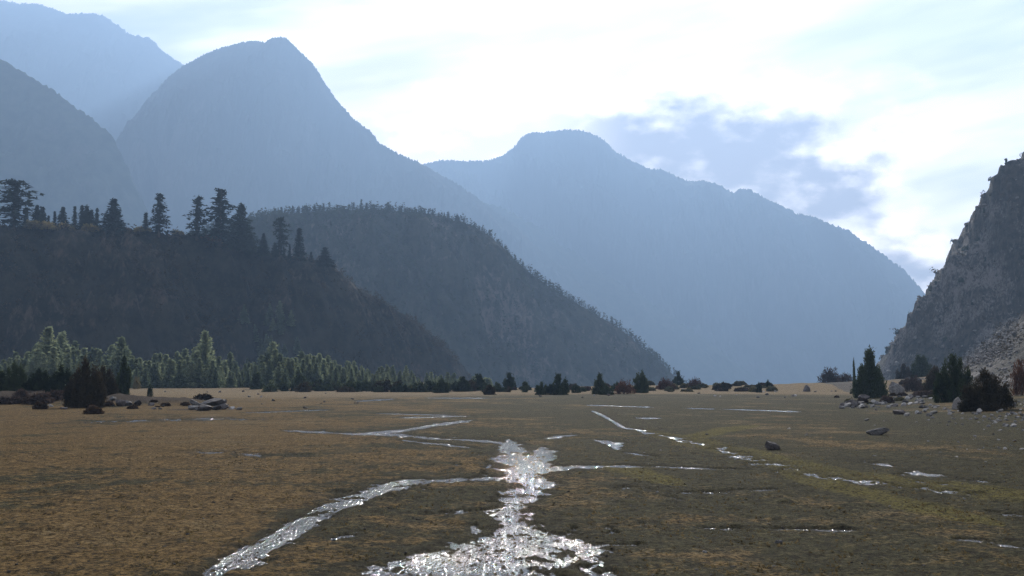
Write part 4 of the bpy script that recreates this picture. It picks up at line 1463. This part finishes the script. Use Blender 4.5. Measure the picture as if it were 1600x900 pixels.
def many_rocks(name, label, pts, sizes, mat, seed, level=None):
    r = np.random.default_rng(seed)
    base = [rock(950 + k, 0) if level is None else (ICO_V * [0.5, 0.42, 0.33] + np.random.default_rng(k).normal(0, 0.06, ICO_V.shape), ICO_F) for k in range(6)]
    V, F, o = [], [], 0
    for p, s in zip(pts, sizes):
        v, f = base[r.integers(6)]
        a = r.uniform(0, 6.283)
        c, sn = math.cos(a), math.sin(a)
        M = np.array([[c, -sn, 0], [sn, c, 0], [0, 0, 1]])
        V.append(v @ M.T * s * r.uniform(0.7, 1.2, 3) + p); F.append(f + o); o += len(v)
    ob = mesh_object(name, np.vstack(V), np.vstack(F), mat)
    tag(ob, label, kind='stuff')
    return ob


pts, sizes = [], []
r_ = np.random.default_rng(77)
for i in range(3200):
    if i < 1500:
        u = r_.uniform(0, 1); px = 1512 + 70 * u + r_.normal(0, 8); py = 566 - 62 * u * r_.uniform(0.2, 1.0) - r_.uniform(-8, 6)
        h = slope_hit(px, py)
    else:
        h = SEEN[r_.integers(len(SEEN)), :3]
    if h is None or h[1] < 120:
        continue
    h = np.array(h) + r_.normal(0, 0.8, 3) * [1, 1, 0.1]
    pts.append(h); sizes.append(r_.uniform(0.5, 1.0) ** 2 * (1.5 if i < 1500 else 2.0) * h[1] / 350)
many_rocks('scree', 'grey scree and broken rock lying on the rocky mountainside', pts, sizes, mat_stone('scree_stone', (0.055, 0.05, 0.047), (0.20, 0.185, 0.172)), 5, level=-1)

# small junipers standing along the edge of the rocky mountainside
for i, (px, py) in enumerate([(1386, 549), (1391, 545), (1434, 480), (1462, 447), (1455, 453), (1507, 390), (1512, 388), (1527, 374), (1551, 282), (1574, 256), (1549, 300), (1404, 523), (1538, 330), (1450, 560), (1480, 530), (1520, 470), (1560, 430), (1500, 440), (1470, 500), (1585, 520), (1590, 400), (1540, 400), (1430, 530)]):
    h = None
    for k in range(14):
        h = slope_hit(px + k * 0.8, py + 2 + k * 1.5)
        if h is not None:
            break
    if h is None:
        continue
    s = pyr.uniform(2.2, 4.0) * h[1] / 690
    k = i % 3
    edge = i < 13
    plant('juniper', 'bush', ('slope', k), lambda k=k: juniper(1000 + k, SP[('cone', 'twin', 'tall')[k]], 500, 0.09, 0.3), LEAF_JUNIPER, (h[0], h[1], h[2] - 0.3), (s * 1.1, s * 1.1, s), 0.0,
          'tiny juniper on the skyline edge of the rocky mountainside' if edge else 'small dark juniper on the face of the rocky mountainside', 'bush',
          'junipers on the edge of the rocky mountainside' if edge else 'junipers on the face of the rocky mountainside')


# scrub dotted over the rocky mountainside: one mass
def slope_scrub():
    r = np.random.default_rng(31)
    k = r.integers(0, len(SEEN), 2600)
    p = SEEN[k, :3] + r.normal(0, 1.5, (2600, 3)) * [1, 1, 0.05]
    keep = (fbm(p[:, 0] / 18, p[:, 2] / 12 + p[:, 1] / 60, 3, 351) > -0.05) & (p[:, 1] > 190)
    p = p[keep]
    n, m = len(p), 14
    sz = r.uniform(0.5, 1.5, n) * p[:, 1] / 500
    C = np.repeat(p, m, 0) + r.normal(0, 0.4, (n * m, 3)) * np.repeat(sz, m)[:, None] + [0, 0, 0.2]
    O = r.normal(0, 1, (n * m, 3)) + [0, 0, 0.8]
    V, F = sprays(C, O, np.repeat(sz * 0.55, m), r, 0.7, 1, 0.4)
    o = mesh_object('shrubbery', V, F, LEAF_BROWN)
    tag(o, 'dark low scrub dotted over the rocky mountainside', kind='stuff')


slope_scrub()


# ------------------------------------------------------------------ turf close to the camera
def build_turf():
    r = np.random.default_rng(21)
    n = 26000
    rr = 12.5 * (62 / 12.5) ** (r.uniform(0, 1, n) ** 0.85)
    a = r.uniform(-31, 31, n) * np.pi / 180
    x, y = rr * np.sin(a), rr * np.cos(a)
    w = wetness(x, y)
    keep = (w < -0.2) & (fbm(x / 1.5, y / 1.5, 3, 93) > -0.12)
    x, y = x[keep], y[keep]
    z = base_height(x, y)
    n = len(x)
    C = np.repeat(np.stack([x, y, z + 0.012], 1), 1, 0)
    O = np.tile(np.array([[0, 0, 1.0]]), (n, 1)) + r.normal(0, 0.5, (n, 3)) * [1, 1, 0]
    V, F = sprays(C, O, r.uniform(0.018, 0.055, n), r, 0.8, 5, 0.7)
    o = mesh_object('grass', V, F, mat_leaf('dry_turf', (0.050, 0.040, 0.022), (0.20, 0.15, 0.075), 0.35, 1.3))
    tag(o, 'short dry turf on the near part of the meadow', kind='stuff')
    # crumbs of soil and small stones
    n = 5200
    rr = 13 * (48 / 13.0) ** (r.uniform(0, 1, n) ** 0.9)
    a = r.uniform(-31, 31, n) * np.pi / 180
    x, y = rr * np.sin(a), rr * np.cos(a)
    w = wetness(x, y)
    p = np.where(w > -0.1, 0.12, 0.35 + 0.5 * fbm(x / 3, y / 3, 3, 97))
    k = r.uniform(0, 1, n) < p
    x, y, w = x[k], y[k], w[k]
    z = base_height(x, y) + np.where(w > 0, -0.035, 0.006)
    m_crumb = mat_stone('soil_crumbs', (0.020, 0.017, 0.014), (0.075, 0.062, 0.048), 4)
    ob = many_rocks('soil_clods', 'dark crumbs of soil and pebbles over turf and channels', np.stack([x, y, z], 1), r.uniform(0.03, 0.11, len(x)), m_crumb, 9, level=-1)


build_turf()
